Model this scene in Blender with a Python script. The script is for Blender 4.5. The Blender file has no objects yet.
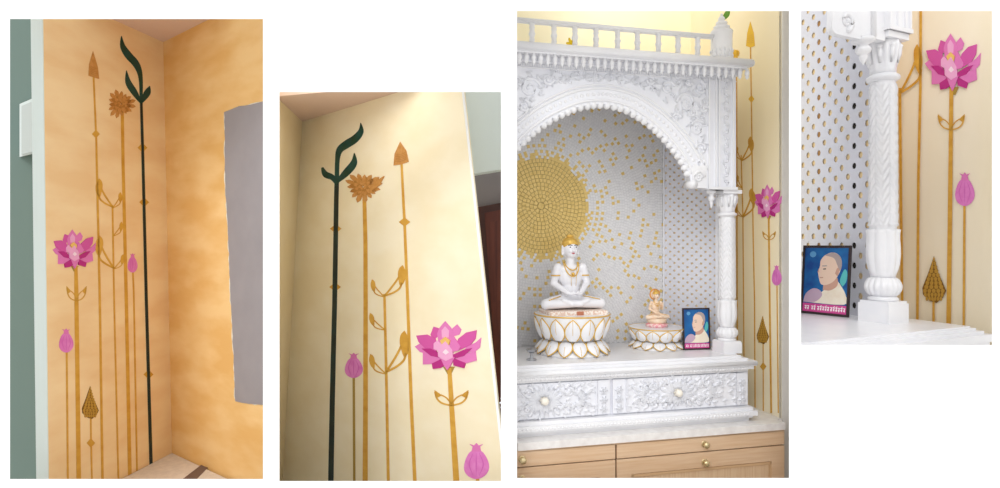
import bpy, bmesh, math, random
from mathutils import Vector, Matrix
random.seed(7)
PI = math.pi
FOC = 600.0
EYE = Vector((0, 0, 1.95))
C = bpy.context.scene.collection

# ------------------------------------------------------------------ measuring
def ray(px, py): return Vector(((px-500)/FOC, 1.0, (244-py)/FOC))
def W(px, py, Y): return EYE + ray(px, py)*Y
def on_level(px, py, z):
    r = ray(px, py); return EYE + r*((z-EYE.z)/r.z)

class Plane:
    def __init__(s, a, b, c):
        s.o = a; s.n = (b-a).cross(c-a).normalized()
        if s.n.dot(EYE-a) < 0: s.n = -s.n
    def hit(s, px, py, lift=0.0):
        r = ray(px, py); o = s.o + s.n*lift
        return EYE + r*((o-EYE).dot(s.n)/r.dot(s.n))

class Line: pass
class Frame:
    """upright frame: u along the front, n out of the front, z up"""
    def __init__(s, px, Y, vpx):
        a = math.atan((vpx-500)/FOC)
        s.O = Vector(((px-500)/FOC*Y, Y, 0))
        s.U = Vector((math.sin(a), math.cos(a), 0)); s.N = Vector((math.cos(a), -math.sin(a), 0))
    def pt(s, u, n, z): return s.O + s.U*u + s.N*n + Vector((0, 0, z))
    def uz(s, px, py, n):
        r = ray(px, py); t = (n + (s.O-EYE).dot(s.N) + 0) / r.dot(s.N)
        p = EYE + r*t
        return (p-s.O).dot(s.U), p.z
    def P(s, px, py, n): u, z = s.uz(px, py, n); return s.pt(u, n, z)
    def un(s, px, py, z):
        p = on_level(px, py, z); q = p-s.O
        return q.dot(s.U), q.dot(s.N)

# ------------------------------------------------------------------ materials
def lin(c):
    return tuple(((v/255)/12.92 if v/255 <= 0.04045 else ((v/255+0.055)/1.055)**2.4) for v in c) + (1,)
MATS = {}
def mat(name, col, rough=0.6, metal=0.0, col2=None, scale=4.0, stretch=(1, 1, 1), bump=0.0, bscale=60.0, contrast=(0.35, 0.7), spec=0.4, detail=4, emis=0):
    if name in MATS: return MATS[name]
    m = bpy.data.materials.new(name); m.use_nodes = True
    nt = m.node_tree; b = nt.nodes['Principled BSDF']
    b.inputs['Base Color'].default_value = lin(col); b.inputs['Roughness'].default_value = rough
    b.inputs['Metallic'].default_value = metal; b.inputs['Specular IOR Level'].default_value = spec
    tc = nt.nodes.new('ShaderNodeTexCoord')
    if col2 is not None:
        mp = nt.nodes.new('ShaderNodeMapping'); mp.inputs['Scale'].default_value = stretch
        nt.links.new(tc.outputs['Object'], mp.inputs['Vector'])
        nz = nt.nodes.new('ShaderNodeTexNoise'); nz.inputs['Scale'].default_value = scale; nz.inputs['Detail'].default_value = detail
        nt.links.new(mp.outputs['Vector'], nz.inputs['Vector'])
        cr = nt.nodes.new('ShaderNodeValToRGB')
        cr.color_ramp.elements[0].position = contrast[0]; cr.color_ramp.elements[1].position = contrast[1]
        cr.color_ramp.elements[0].color = lin(col); cr.color_ramp.elements[1].color = lin(col2)
        nt.links.new(nz.outputs['Fac'], cr.inputs['Fac']); nt.links.new(cr.outputs['Color'], b.inputs['Base Color'])
    if bump:
        nb = nt.nodes.new('ShaderNodeTexNoise'); nb.inputs['Scale'].default_value = bscale
        nt.links.new(tc.outputs['Object'], nb.inputs['Vector'])
        bp = nt.nodes.new('ShaderNodeBump'); bp.inputs['Strength'].default_value = bump; bp.inputs['Distance'].default_value = 0.01
        nt.links.new(nb.outputs['Fac'], bp.inputs['Height']); nt.links.new(bp.outputs['Normal'], b.inputs['Normal'])
    if emis:
        b.inputs['Emission Color'].default_value = lin(col); b.inputs['Emission Strength'].default_value = emis
    MATS[name] = m; return m

white_wall = mat('white_paint', (253, 253, 253), 0.9)
ochre_l = mat('ochre_wash', (242, 206, 154), 0.75, col2=(250, 222, 174), scale=2.2, stretch=(1, 1, 2.6), contrast=(0.38, 0.62))
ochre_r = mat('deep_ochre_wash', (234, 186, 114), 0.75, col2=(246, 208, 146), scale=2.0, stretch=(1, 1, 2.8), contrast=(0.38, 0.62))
ceil_m = mat('rose_ceiling', (228, 200, 182), 0.9)
cream_w = mat('cream_wash', (246, 233, 200), 0.75, col2=(251, 241, 214), scale=2.4, stretch=(1, 1, 1.6), contrast=(0.38, 0.62))
cream_l = mat('warm_cream_wash', (242, 224, 182), 0.75, col2=(248, 232, 196), scale=2.4)
yellow_w = mat('soft_yellow_wash', (255, 244, 206), 0.8, col2=(255, 249, 222), scale=1.5)
tan_w = mat('tan_and_cream_wash', (250, 234, 196), 0.8, col2=(253, 243, 218), scale=1.5, stretch=(1, 1, 0.3))
post_m = mat('cool_white_edge', (226, 240, 240), 0.8)
green_grey = mat('grey_green_paint', (110, 130, 124), 0.85)
grey_m = mat('grey_sheet', (158, 153, 156), 0.9, col2=(152, 147, 150), scale=6)
rag_m = mat('ragged_plaster', (240, 232, 215), 0.9)
gold_p = mat('gold_paint', (222, 172, 72), 0.5, metal=0.0, col2=(206, 150, 52), scale=9, stretch=(1, 1, 2))
gold_b = mat('bright_gold_paint', (232, 184, 44), 0.5)
bronze_p = mat('bronze_paint', (206, 150, 84), 0.5, col2=(192, 132, 62), scale=40)
bronze_d = mat('dark_bronze_paint', (176, 120, 56), 0.6)
cone_m = mat('cone_gold', (190, 146, 58), 0.5); cone_d = mat('cone_shadow_paint', (124, 84, 22), 0.6)
green_p = mat('dark_green_paint', (10, 74, 72), 0.45, col2=(14, 58, 40), scale=14)
black_p = mat('blackish_green_paint', (14, 32, 32), 0.45, col2=(10, 52, 54), scale=8)
pk = [mat('petal_deep_pink', (186, 42, 132), 0.6), mat('petal_pink', (212, 88, 166), 0.6), mat('petal_rose', (226, 124, 190), 0.6),
      mat('petal_pale', (240, 172, 214), 0.6), mat('petal_white', (252, 226, 240), 0.6)]
bud_m = mat('bud_pink', (232, 138, 208), 0.6, col2=(220, 112, 192), scale=20)
seed_m = mat('seed_yellow', (238, 196, 110), 0.6)
olive_m = mat('olive_gold_paint', (170, 140, 60), 0.6)
marble = mat('white_marble', (240, 240, 243), 0.3, col2=(233, 234, 239), scale=5, spec=0.5)
marble_d = mat('cool_white_marble', (238, 239, 245), 0.4, col2=(231, 233, 241), scale=8)
stone_m = mat('pale_counter_stone', (244, 242, 240), 0.3, col2=(230, 226, 224), scale=22)
plat_m = mat('ivory_stone', (232, 222, 210), 0.5, col2=(218, 208, 198), scale=30)
plat_d = mat('brown_stone_strip', (112, 92, 86), 0.5)
tile_w = mat('pearl_tile', (232, 232, 234), 0.3, col2=(220, 220, 224), scale=50)
grout = mat('grey_grout', (206, 206, 208), 0.8)
tile_g = mat('gold_tile', (230, 202, 130), 0.35, metal=0.1, col2=(214, 184, 106), scale=60)
grout_g = mat('gold_grout', (176, 152, 92), 0.7)
gilt = mat('gilding', (226, 184, 92), 0.35, metal=0.35)
wood = mat('light_oak', (232, 202, 170), 0.45, col2=(222, 186, 148), scale=6, stretch=(0.6, 0.6, 14), detail=6)
wood_v = mat('light_oak_panel', (234, 206, 172), 0.45, col2=(220, 184, 146), scale=7, stretch=(14, 14, 0.5), detail=6)
wood_e = mat('oak_groove', (92, 60, 40), 0.7)
brass = mat('pale_brass', (222, 204, 160), 0.25, metal=0.7)
door_m = mat('dark_red_wood', (112, 54, 40), 0.4, col2=(88, 40, 32), scale=5, stretch=(10, 10, 0.6))
door_f = mat('dark_brown_frame', (78, 44, 40), 0.4)
jali_m = mat('perforated_white_marble', (216, 217, 226), 0.45)
silver = mat('silver', (170, 172, 178), 0.3, metal=0.8)
leaf_m = mat('fresh_leaf', (110, 160, 60), 0.5)
flower_y = mat('yellow_bloom', (250, 214, 40), 0.6)

# ------------------------------------------------------------------ mesh building
class M:
    def __init__(s): s.v = []; s.f = []; s.mi = []; s.smooth = []
    def add(s, vs, fs, mi=0, smooth=False):
        b = len(s.v); s.v += [Vector(v) for v in vs]
        for f in fs: s.f.append([b+i for i in f]); s.mi.append(mi); s.smooth.append(smooth)
    def hexa(s, p, mi=0):   # 8 points: bottom 4 then top 4
        s.add(p, [(0, 1, 2, 3), (4, 5, 6, 7), (0, 1, 5, 4), (1, 2, 6, 5), (2, 3, 7, 6), (3, 0, 4, 7)], mi)
    def box(s, fr, u0, u1, n0, n1, z0, z1, mi=0):
        e = getattr(fr, 'trim', lambda n: -99)     # long pieces are cut off along the partition they run up against
        p = [fr.pt(max(u, e(n)), n, z) for z in (z0, z1) for (u, n) in ((u0, n0), (u1, n0), (u1, n1), (u0, n1))]
        s.hexa(p, mi)
    def prism(s, pts, off, mi=0):
        """closed loop of points pushed along off"""
        n = len(pts); off = Vector(off)
        vs = [Vector(p) for p in pts] + [Vector(p)+off for p in pts]
        s.add(vs, [tuple(range(n)), tuple(range(2*n-1, n-1, -1))] + [(i, (i+1) % n, n+(i+1) % n, n+i) for i in range(n)], mi)
    def strip(s, L, R, off, mi=0):
        """ribbon between two rails, pushed along off"""
        n = len(L); off = Vector(off)
        vs = []
        for a, b in zip(L, R): vs += [a, b, a+off, b+off]
        fs = []
        for i in range(n-1):
            k = 4*i; j = k+4
            fs += [(k, k+1, j+1, j), (k+2, k+3, j+3, j+2), (k, j, j+2, k+2), (k+1, j+1, j+3, k+3)]
        fs += [(0, 1, 3, 2), (4*n-4, 4*n-3, 4*n-1, 4*n-2)]
        s.add(vs, fs, mi)
    def lathe(s, fr, u, n, prof, seg=24, mi=0, fun=None, smooth=True, a0=0, a1=2*PI, caps=True):
        """prof: list of (r, z); fun(theta, i, t) multiplies the radius"""
        full = abs(a1-a0-2*PI) < 1e-6
        cols = seg if full else seg+1
        vs = []
        for i, (r, z) in enumerate(prof):
            for k in range(cols):
                th = a0+(a1-a0)*k/seg
                q = r*(fun(th, i, z) if fun else 1)
                vs.append(fr.pt(u+q*math.cos(th), n+q*math.sin(th), z))
        fs = []
        for i in range(len(prof)-1):
            for k in range(seg):
                k2 = (k+1) % cols
                fs.append((i*cols+k, i*cols+k2, (i+1)*cols+k2, (i+1)*cols+k))
        s.add(vs, fs, mi, smooth)
        if caps and full:
            b = len(s.v)-len(vs)
            for row in (0, len(prof)-1):
                if prof[row][0] > 1e-5:
                    s.f.append([b+row*cols+k for k in range(cols)]); s.mi.append(mi); s.smooth.append(False)
    def ell(s, c, a, b_, c_, seg=16, rings=10, mi=0):
        """ellipsoid with three half-axis vectors"""
        vs = []; fs = []
        for i in range(rings+1):
            ph = PI*i/rings
            for k in range(seg):
                th = 2*PI*k/seg
                vs.append(c + a*(math.sin(ph)*math.cos(th)) + b_*(math.sin(ph)*math.sin(th)) + c_*math.cos(ph))
        for i in range(rings):
            for k in range(seg):
                fs.append((i*seg+k, i*seg+(k+1) % seg, (i+1)*seg+(k+1) % seg, (i+1)*seg+k))
        s.add(vs, fs, mi, True)
    def ball(s, c, r, **k): s.ell(Vector(c), Vector((r, 0, 0)), Vector((0, r, 0)), Vector((0, 0, r)), **k)
    def cap(s, p, q, r0, r1, seg=12, mi=0):
        p = Vector(p); q = Vector(q); s.ball(p, r0, seg=seg, rings=8, mi=mi); s.ball(q, r1, seg=seg, rings=8, mi=mi)
        s.tube([p, q], [r0, r1], seg, mi)
    def tube(s, pts, rad, seg=8, mi=0, closed=False, flat=None):
        pts = [Vector(p) for p in pts]; n = len(pts)
        if not isinstance(rad, (list, tuple)): rad = [rad]*n
        vs = []; ref = Vector((0, 0, 1)) if flat is None else Vector(flat)
        for i, p in enumerate(pts):
            if closed: d = pts[(i+1) % n]-pts[i-1]
            else: d = pts[min(i+1, n-1)]-pts[max(i-1, 0)]
            if d.length < 1e-9: d = Vector((0, 0, 1))
            d.normalize()
            r_ = ref if abs(d.dot(ref)) < 0.98 else Vector((1, 0.1, 0))
            x = d.cross(r_).normalized(); y = x.cross(d).normalized()
            for k in range(seg):
                a = 2*PI*k/seg; vs.append(p + x*(rad[i]*math.cos(a)) + y*(rad[i]*math.sin(a)))
        fs = []
        m = n if closed else n-1
        for i in range(m):
            j = (i+1) % n
            for k in range(seg): fs.append((i*seg+k, i*seg+(k+1) % seg, j*seg+(k+1) % seg, j*seg+k))
        if not closed: fs += [tuple(range(seg)), tuple(range((n-1)*seg, n*seg))]
        s.add(vs, fs, mi, True)
    def build(s, name, mats, parent=None, origin=None):
        if not isinstance(mats, (list, tuple)): mats = [mats]
        o_parent = Vector((0, 0, 0))
        if parent is not None: o_parent = Vector(parent['_o'])
        elif origin is None:
            xs = [v.x for v in s.v]; ys = [v.y for v in s.v]; zs = [v.z for v in s.v]
            o_parent = Vector(((min(xs)+max(xs))/2, (min(ys)+max(ys))/2, min(zs)))
        else: o_parent = Vector(origin)
        me = bpy.data.meshes.new(name)
        me.from_pydata([v-o_parent for v in s.v], [], s.f)
        for m in mats: me.materials.append(m)
        for p, mi, sm in zip(me.polygons, s.mi, s.smooth): p.material_index = mi; p.use_smooth = sm
        bm = bmesh.new(); bm.from_mesh(me)
        bmesh.ops.recalc_face_normals(bm, faces=bm.faces)
        ng = [f for f in bm.faces if len(f.verts) > 4]
        if ng: bmesh.ops.triangulate(bm, faces=ng)
        bm.to_mesh(me); bm.free(); me.update()
        o = bpy.data.objects.new(name, me); C.objects.link(o)
        if parent is not None: o.parent = parent
        else: o.location = o_parent
        o['_o'] = tuple(o_parent)
        return o

def tag(o, label=None, cat=None, group=None, kind=None):
    if label: o['label'] = label
    if cat: o['category'] = cat
    if group: o['group'] = group
    if kind: o['kind'] = kind
    return o
def thing(name, loc, label, cat, group=None):
    o = bpy.data.objects.new(name, None); o.empty_display_size = 0.05; C.objects.link(o)
    o.location = Vector(loc); o['_o'] = tuple(Vector(loc)); return tag(o, label, cat, group)
def struct(m, name, mats): return tag(m.build(name, mats), kind='structure')

def smooth_pts(pts, k=5):
    if len(pts) < 3: return [Vector(p) for p in pts]
    P = [Vector(p) for p in pts]; out = []
    for i in range(len(P)-1):
        p0 = P[max(i-1, 0)]; p1 = P[i]; p2 = P[i+1]; p3 = P[min(i+2, len(P)-1)]
        for j in range(k):
            t = j/k
            out.append(0.5*((2*p1)+(p2-p0)*t+(2*p0-5*p1+4*p2-p3)*t*t+(3*p1-p0-3*p2+p3)*t**3))
    out.append(P[-1]); return out
def smooth_vals(v, k=5): return [p.x for p in smooth_pts([(a, 0) for a in v], k)] if len(v) > 2 else list(v)

T = 0.002     # how far the painted relief stands off the wall
def poly_px(m, pl, pts, t=T, mi=0, t0=0.0005):
    m.prism([pl.hit(x, y, t0) for x, y in pts], pl.n*(t-t0), mi)
def ribbon_px(m, pl, pts, wid, t=T, mi=0, sm=True, t0=0.0005):
    if not isinstance(wid, (list, tuple)): wid = [wid]*len(pts)
    if sm and len(pts) > 2: P = smooth_pts(pts); Wd = smooth_vals(wid)
    else: P = [Vector(p) for p in pts]; Wd = list(wid)
    L = []; R = []
    for i, p in enumerate(P):
        d = P[min(i+1, len(P)-1)]-P[max(i-1, 0)]
        if d.length < 1e-9: d = Vector((0, 1))
        d.normalize(); nn = Vector((-d.y, d.x))*(Wd[i]/2)
        L.append(pl.hit(p.x+nn.x, p.y+nn.y, t0)); R.append(pl.hit(p.x-nn.x, p.y-nn.y, t0))
    m.strip(L, R, pl.n*(t-t0), mi)

# ------------------------------------------------------------------ the painted flowers (relief on the walls)
LOTUS = [  # petals measured once on the largest flower, drawn back to front
 (1, [(140, 80), (172, 90), (166, 125), (140, 150), (125, 120)]), (2, [(255, 68), (276, 95), (266, 120), (240, 128), (230, 90)]),
 (2, [(197, 52), (225, 85), (242, 120), (235, 160), (165, 160), (158, 115), (170, 85)]),
 (3, [(197, 78), (216, 100), (214, 135), (182, 135), (180, 100)]),
 (2, [(50, 180), (75, 165), (95, 182), (128, 195), (110, 218), (75, 207)]), (2, [(372, 135), (366, 185), (340, 207), (290, 207), (300, 180), (345, 160)]),
 (2, [(90, 200), (140, 210), (182, 235), (150, 267), (90, 270)]), (2, [(345, 205), (350, 250), (300, 264), (250, 242), (280, 215)]),
 (1, [(58, 125), (110, 120), (150, 140), (168, 190), (150, 208), (100, 187), (70, 158)]), (1, [(350, 98), (345, 140), (320, 172), (270, 197), (240, 197), (263, 140), (300, 110)]),
 (0, [(85, 190), (130, 190), (165, 210), (187, 238), (130, 227)]), (0, [(330, 187), (290, 195), (235, 222), (235, 242), (290, 227)]),
 (0, [(135, 265), (190, 238), (197, 275), (175, 288), (140, 293)]), (0, [(238, 238), (298, 262), (290, 288), (240, 275)]),
 (2, [(178, 238), (247, 233), (225, 275), (210, 298), (195, 275)]),
 (3, [(145, 165), (160, 150), (188, 170), (182, 208), (145, 192)]), (2, [(240, 130), (275, 180), (265, 200), (232, 207), (222, 170)]),
 (5, [(176, 150), (200, 132), (224, 150), (216, 176), (188, 176)]),
 (3, [(203, 152), (235, 195), (239, 235), (205, 252), (168, 230), (165, 190)]), (4, [(205, 192), (222, 208), (205, 220), (189, 208)])]
def lotus(root, pl, x0, y0, x1, y1):
    for k, (ci, pts) in enumerate(LOTUS):
        m = M(); q = [(x0+(a-50)/322*(x1-x0), y0+(b-52)/246*(y1-y0)) for a, b in pts]
        poly_px(m, pl, q, T*0.8+k*0.0005)
        m.build('seed_pod' if ci == 5 else 'petal', seed_m if ci == 5 else pk[ci], root)
    m = M(); cx = x0+(215-50)/322*(x1-x0); w = (x1-x0)
    poly_px(m, pl, [(cx-w*0.09, y0+(y1-y0)*0.93), (cx+w*0.09, y0+(y1-y0)*0.93), (cx+w*0.03, y1+w*0.07), (cx-w*0.02, y1+w*0.07)], T*0.7)
    m.build('calyx', olive_m, root)
def bud(root, pl, cx, cy, w, h, mm=None):
    m = M(); pts = []
    for k in range(28):
        a = 2*PI*k/28; r = 1+0.05*math.cos(3*a+0.4)
        pts.append((cx+w/2*math.sin(a)*r*(1-0.1*math.cos(a)), cy-h/2*math.cos(a)*(1 if math.cos(a) < 0 else 0.97)))
    poly_px(m, pl, pts, T*1.2)
    m.build('bud', bud_m, root)
    m = M(); tw = w*0.19; ty = cy-h/2
    poly_px(m, pl, [(cx-tw, ty+h*0.08), (cx-tw*0.8, ty-h*0.08), (cx-tw*1.5, ty-h*0.17), (cx-tw*0.5, ty-h*0.12), (cx, ty-h*0.2), (cx+tw*0.5, ty-h*0.12), (cx+tw*1.5, ty-h*0.17), (cx+tw*0.8, ty-h*0.08), (cx+tw, ty+h*0.08)], T*1.4)
    m.build('bud_tip', pk[2], root)
    m = M()
    for d in (-0.25, 0, 0.25):
        ribbon_px(m, pl, [(cx+d*w*0.5, cy-h*0.36), (cx+d*w*1.15, cy), (cx+d*w*0.5, cy+h*0.38)], [w*0.01, w*0.045, w*0.01], T*1.45)
    m.build('bud_veins', mat('bud_vein_pink', (214, 104, 188), 0.6), root)
def diamond(root, pl, cx, cy, hw, hh, mm=gold_p):
    m = M(); poly_px(m, pl, [(cx-hw, cy), (cx, cy-hh), (cx+hw, cy), (cx, cy+hh)], T*0.8); m.build('diamond', mm, root)
def stem(root, pl, pts, w, mm=gold_p, t=T):
    m = M(); ribbon_px(m, pl, pts, w, t, sm=False); m.build('stem', mm, root)
def fill_leaf(root, pl, pts, wid, mm=gold_p, t=T):
    m = M(); ribbon_px(m, pl, pts, wid, t); m.build('leaf', mm, root)
def vine_leaf(root, pl, jx, jy, tx, ty, k=1.35, mm=gold_p):
    """teardrop tip on two thin strokes that meet at the stem"""
    m = M(); s = 1 if tx > jx else -1
    D = Vector((tx-jx, ty-jy)); L = D.length; sd = Vector((-D.y, D.x)).normalized()*s
    def q(a, b): v = Vector((jx, jy)) + D*a + sd*((b+0.15*math.sin(PI*min(1, a)))*L); return (v.x, v.y)
    poly_px(m, pl, [tuple(p) for p in smooth_pts([q(1, 0.03), q(0.88, -0.05*k), q(0.72, -0.065*k), q(0.58, -0.02), q(0.47, 0.07), q(0.47, 0.12), q(0.6, 0.11*k), q(0.74, 0.11*k), q(0.88, 0.09*k), q(1, 0.03)], 4)[:-1]], T)
    w = min(2.2, max(0.7, L*0.05))
    ribbon_px(m, pl, [q(0, 0), q(0.25, -0.06), q(0.48, -0.07), q(0.66, -0.04)], w, T)
    ribbon_px(m, pl, [q(0, 0), q(0.2, 0.08), q(0.38, 0.12), q(0.56, 0.1)], w, T)
    m.build('leaf', mm, root)
def small_leaf_pair(root, pl, jx, jy, L, H, mm=gold_p):
    for s in (-1, 1):
        m = M()
        poly_px(m, pl, [(jx+s*L, jy-H), (jx+s*L*0.9, jy-H*0.45), (jx+s*L*0.62, jy-H*0.62), (jx+s*L*0.7, jy-H*0.78)], T)
        ribbon_px(m, pl, [(jx, jy), (jx+s*L*0.55, jy-H*0.15), (jx+s*L*0.85, jy-H*0.45), (jx+s*L*0.97, jy-H*0.9)], max(0.8, L*0.1), T)
        ribbon_px(m, pl, [(jx, jy-H*0.1), (jx+s*L*0.3, jy-H*0.5), (jx+s*L*0.66, jy-H*0.7)], max(0.7, L*0.08), T)
        m.build('leaf', mm, root)
def chrys(root, pl, cx, cy, rx, ry, rot=0.0, ma=None, mb=None):
    ma = ma or bronze_p; mb = mb or bronze_d
    rng = random.Random(3)
    for ring, (n, k0, ml, tt) in enumerate(((15, 1.0, ma, 1.0), (11, 0.72, mb, 1.4), (9, 0.6, ma, 1.8), (6, 0.34, mb, 2.2), (5, 0.26, ma, 2.6))):
        m = M()
        for i in range(n):
            a = 2*PI*(i+0.35*ring)/n+rot; k = k0*(1+0.16*math.sin(5*i+ring)); wdt = PI/n*0.95
            def q(r, th): return (cx+rx*r*math.cos(th), cy+ry*r*math.sin(th))
            poly_px(m, pl, [q(k0*0.15, a), q(k*0.62, a-wdt), q(k*0.84, a-wdt*0.7), q(k, a), q(k*0.84, a+wdt*0.7), q(k*0.62, a+wdt)], T*tt+0.0002*i)
        m.build('petals', ml, root)
def cone(root, pl, cx, y0, y1, hw, lean=0.0):
    pts = [(cx, y0), (cx+hw*0.35+lean, y0+(y1-y0)*0.35), (cx+hw, y0+(y1-y0)*0.74), (cx+hw*0.75, y0+(y1-y0)*0.88), (cx+0.2*hw, y1), (cx-0.3*hw, y0+(y1-y0)*0.96), (cx-hw*0.9, y0+(y1-y0)*0.82), (cx-hw*0.95, y0+(y1-y0)*0.68), (cx-hw*0.45, y0+(y1-y0)*0.35)]
    m = M(); poly_px(m, pl, pts, T); m.build('cone_head', cone_d, root)
    m = M(); H = y1-y0; nr = 11
    for r in range(nr):
        f = 0.07+0.84*r/(nr-1); half = hw*(f/0.76 if f < 0.76 else 1.0-(f-0.76)*1.7)
        k = max(1, int(round(1+r*0.5))); y = y0+f*H
        for i in range(k):
            x = cx+((i+0.5)/k*2-1)*half*0.93
            sw = half/k*0.8; sh = H*0.045
            poly_px(m, pl, [(x-sw, y-sh*0.5), (x, y-sh*1.1), (x+sw, y-sh*0.5), (x+sw*0.8, y+sh*0.7), (x, y+sh), (x-sw*0.8, y+sh*0.7)], T*1.8)
    m.build('scales', cone_m, root)
def arrow_head(root, pl, pts, mm=bronze_p):
    m = M(); poly_px(m, pl, pts, T*1.1); m.build('bud_head', mm, root)
    m = M(); tx, ty = pts[0]
    for k in range(5):
        f = 0.35+k*0.12
        a = Vector(pts[1]).lerp(Vector(pts[2]), max(0, f*1.2-0.3)); b = Vector(pts[-1]).lerp(Vector(pts[-2]), max(0, f*1.2-0.3))
        ribbon_px(m, pl, [b.lerp(a, 0.1), (b.lerp(a, 0.5).x, b.lerp(a, 0.5).y+1.0), b.lerp(a, 0.9)], 0.35, T*1.5)
    m.build('veins', bronze_d if mm is bronze_p else gold_p, root)

# ================================================================== white wall with the four openings, floor
OPEN = [(10, 19, 263, 479), (279.5, 92, 501, 481), (517, 11, 789, 478), (801, 11, 992, 345)]
YW, YB = 3.0, 3.03
def front_wall():
    m = M()
    xl, xr = W(-150, 0, YW).x, W(1150, 0, YW).x; zt, zb = 4.1, 0.0
    for Y, back in ((YW, 0), (YB, 1)):
        x = xl
        for (a, b, c, d) in OPEN:
            g = 9 if back else 0
            if back: x0, x1 = W(a-(5 if a > 270 else 9), 0, YB).x, W(c+(5 if c < 900 else 9), 0, YB).x; z1, z0 = W(0, b-g, YB).z, W(0, d+g, YB).z
            else: x0, x1 = W(a, 0, YW).x, W(c, 0, YW).x; z1, z0 = W(0, b, YW).z, W(0, d, YW).z
            m.add([(x, Y, zb), (x0, Y, zb), (x0, Y, zt), (x, Y, zt)], [(0, 1, 2, 3)])
            m.add([(x0, Y, zb), (x1, Y, zb), (x1, Y, z0), (x0, Y, z0)], [(0, 1, 2, 3)])
            m.add([(x0, Y, z1), (x1, Y, z1), (x1, Y, zt), (x0, Y, zt)], [(0, 1, 2, 3)])
            if not back: f0 = None
            x = x1
        m.add([(x, Y, zb), (xr, Y, zb), (xr, Y, zt), (x, Y, zt)], [(0, 1, 2, 3)])
    for (a, b, c, d) in OPEN:
        F = [W(a, b, YW), W(c, b, YW), W(c, d, YW), W(a, d, YW)]
        x0, x1 = W(a-(5 if a > 270 else 9), 0, YB).x, W(c+(5 if c < 900 else 9), 0, YB).x; z1, z0 = W(0, b-9, YB).z, W(0, d+9, YB).z
        B = [Vector((x0, YB, z1)), Vector((x1, YB, z1)), Vector((x1, YB, z0)), Vector((x0, YB, z0))]
        m.add(F+B, [(i, (i+1) % 4, 4+(i+1) % 4, 4+i) for i in range(4)])
    m.add([(xl, YW, zt), (xr, YW, zt), (xr, YB, zt), (xl, YB, zt)], [(0, 1, 2, 3)])
    for x in (xl, xr): m.add([(x, YW, zb), (x, YB, zb), (x, YB, zt), (x, YW, zt)], [(0, 1, 2, 3)])
    struct(m, 'wall_front', white_wall)
front_wall()
m = M(); m.hexa([(-6, -1, -0.05), (6, -1, -0.05), (6, 7, -0.05), (-6, 7, -0.05), (-6, -1, 0), (6, -1, 0), (6, 7, 0), (-6, 7, 0)]); struct(m, 'floor', mat('pale_floor', (225, 222, 218), 0.6))
def partition(px, name, y1=5.2):
    m = M(); a = W(px, 0, YB); b = W(px, 0, y1); t = 0.006
    m.hexa([Vector((p.x+d, p.y, z)) for z in (0, 4.1) for p, d in ((a, -t), (a, t), (b, t), (b, -t))]); struct(m, name, white_wall)
partition(271.3, 'wall_partition_1'); partition(509, 'wall_partition_2', 5.0); partition(795, 'wall_partition_3', 4.9)

def wall_sheet(pl, corners, name, mats, thick=0.03, holes=None):
    m = M(); m.prism([pl.hit(x, y) for x, y in corners], -pl.n*thick); return struct(m, name, mats)

# ================================================================== room corner behind opening 1
c_top = W(163.2, 42, 4.2); c_bot = W(172, 453, 4.2)
A1 = Plane(c_top, c_bot, W(45, 244, 3.26)); B1 = Plane(c_top, c_bot, W(263, 244, 3.52))
def cx1(y): return 163.2+(172-163.2)*(y-42)/411
def ex1(y): return 42.4+0.0123*(y-20)
wall_sheet(A1, [(ex1(-30), -30), (cx1(-30), -30), (cx1(520), 520), (ex1(520), 520)], 'wall_mural_1', ochre_l)
wall_sheet(B1, [(cx1(-30), -30), (268, -30), (268, 520), (cx1(520), 520)], 'wall_side_1', ochre_r)
# pale end face of the mural wall
m = M()
q = []
for y in (-30, 520):
    p = A1.hit(ex1(y), y, 0.001); d = W(ex1(y)-11.5, y, 3.2)
    q += [p, W(ex1(y)-11.8, y, p.y+0.0)]
m.prism([q[0], q[1], q[3], q[2]], (0.0, 0.06, 0)); struct(m, 'trim_1', post_m)
# ceiling and the raised stone platform in the corner
C1 = c_top; la = A1.hit(78, 4); rb = B1.hit(238, 5)
m = M(); m.prism([C1+Vector((0, 0.03, 0)), la+Vector((-0.02, 0, 0)), rb+Vector((0.02, 0, 0))], (0, 0, 0.04)); struct(m, 'ceiling_1', ceil_m)
zp = c_bot.z
m = M()
pa = on_level(106, 487, zp); pb = on_level(266, 497, zp)
m.prism([c_bot, pa, Vector((pa.x+0.3, 3.12, zp)), Vector((pb.x-0.02, 3.12, zp)), pb], (0, 0, -zp)); plat = m.build('stone_platform', plat_m)
tag(plat, 'low ivory stone platform with a brown strip in the corner under the ochre walls', 'platform')
m = M(); m.prism([on_level(x, y, zp+0.0006) for x, y in ((201.5, 464.8), (208.5, 467), (190, 486), (174, 486))], (0, 0, 0.002)); m.build('inlaid_strip', plat_d, plat)
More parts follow.
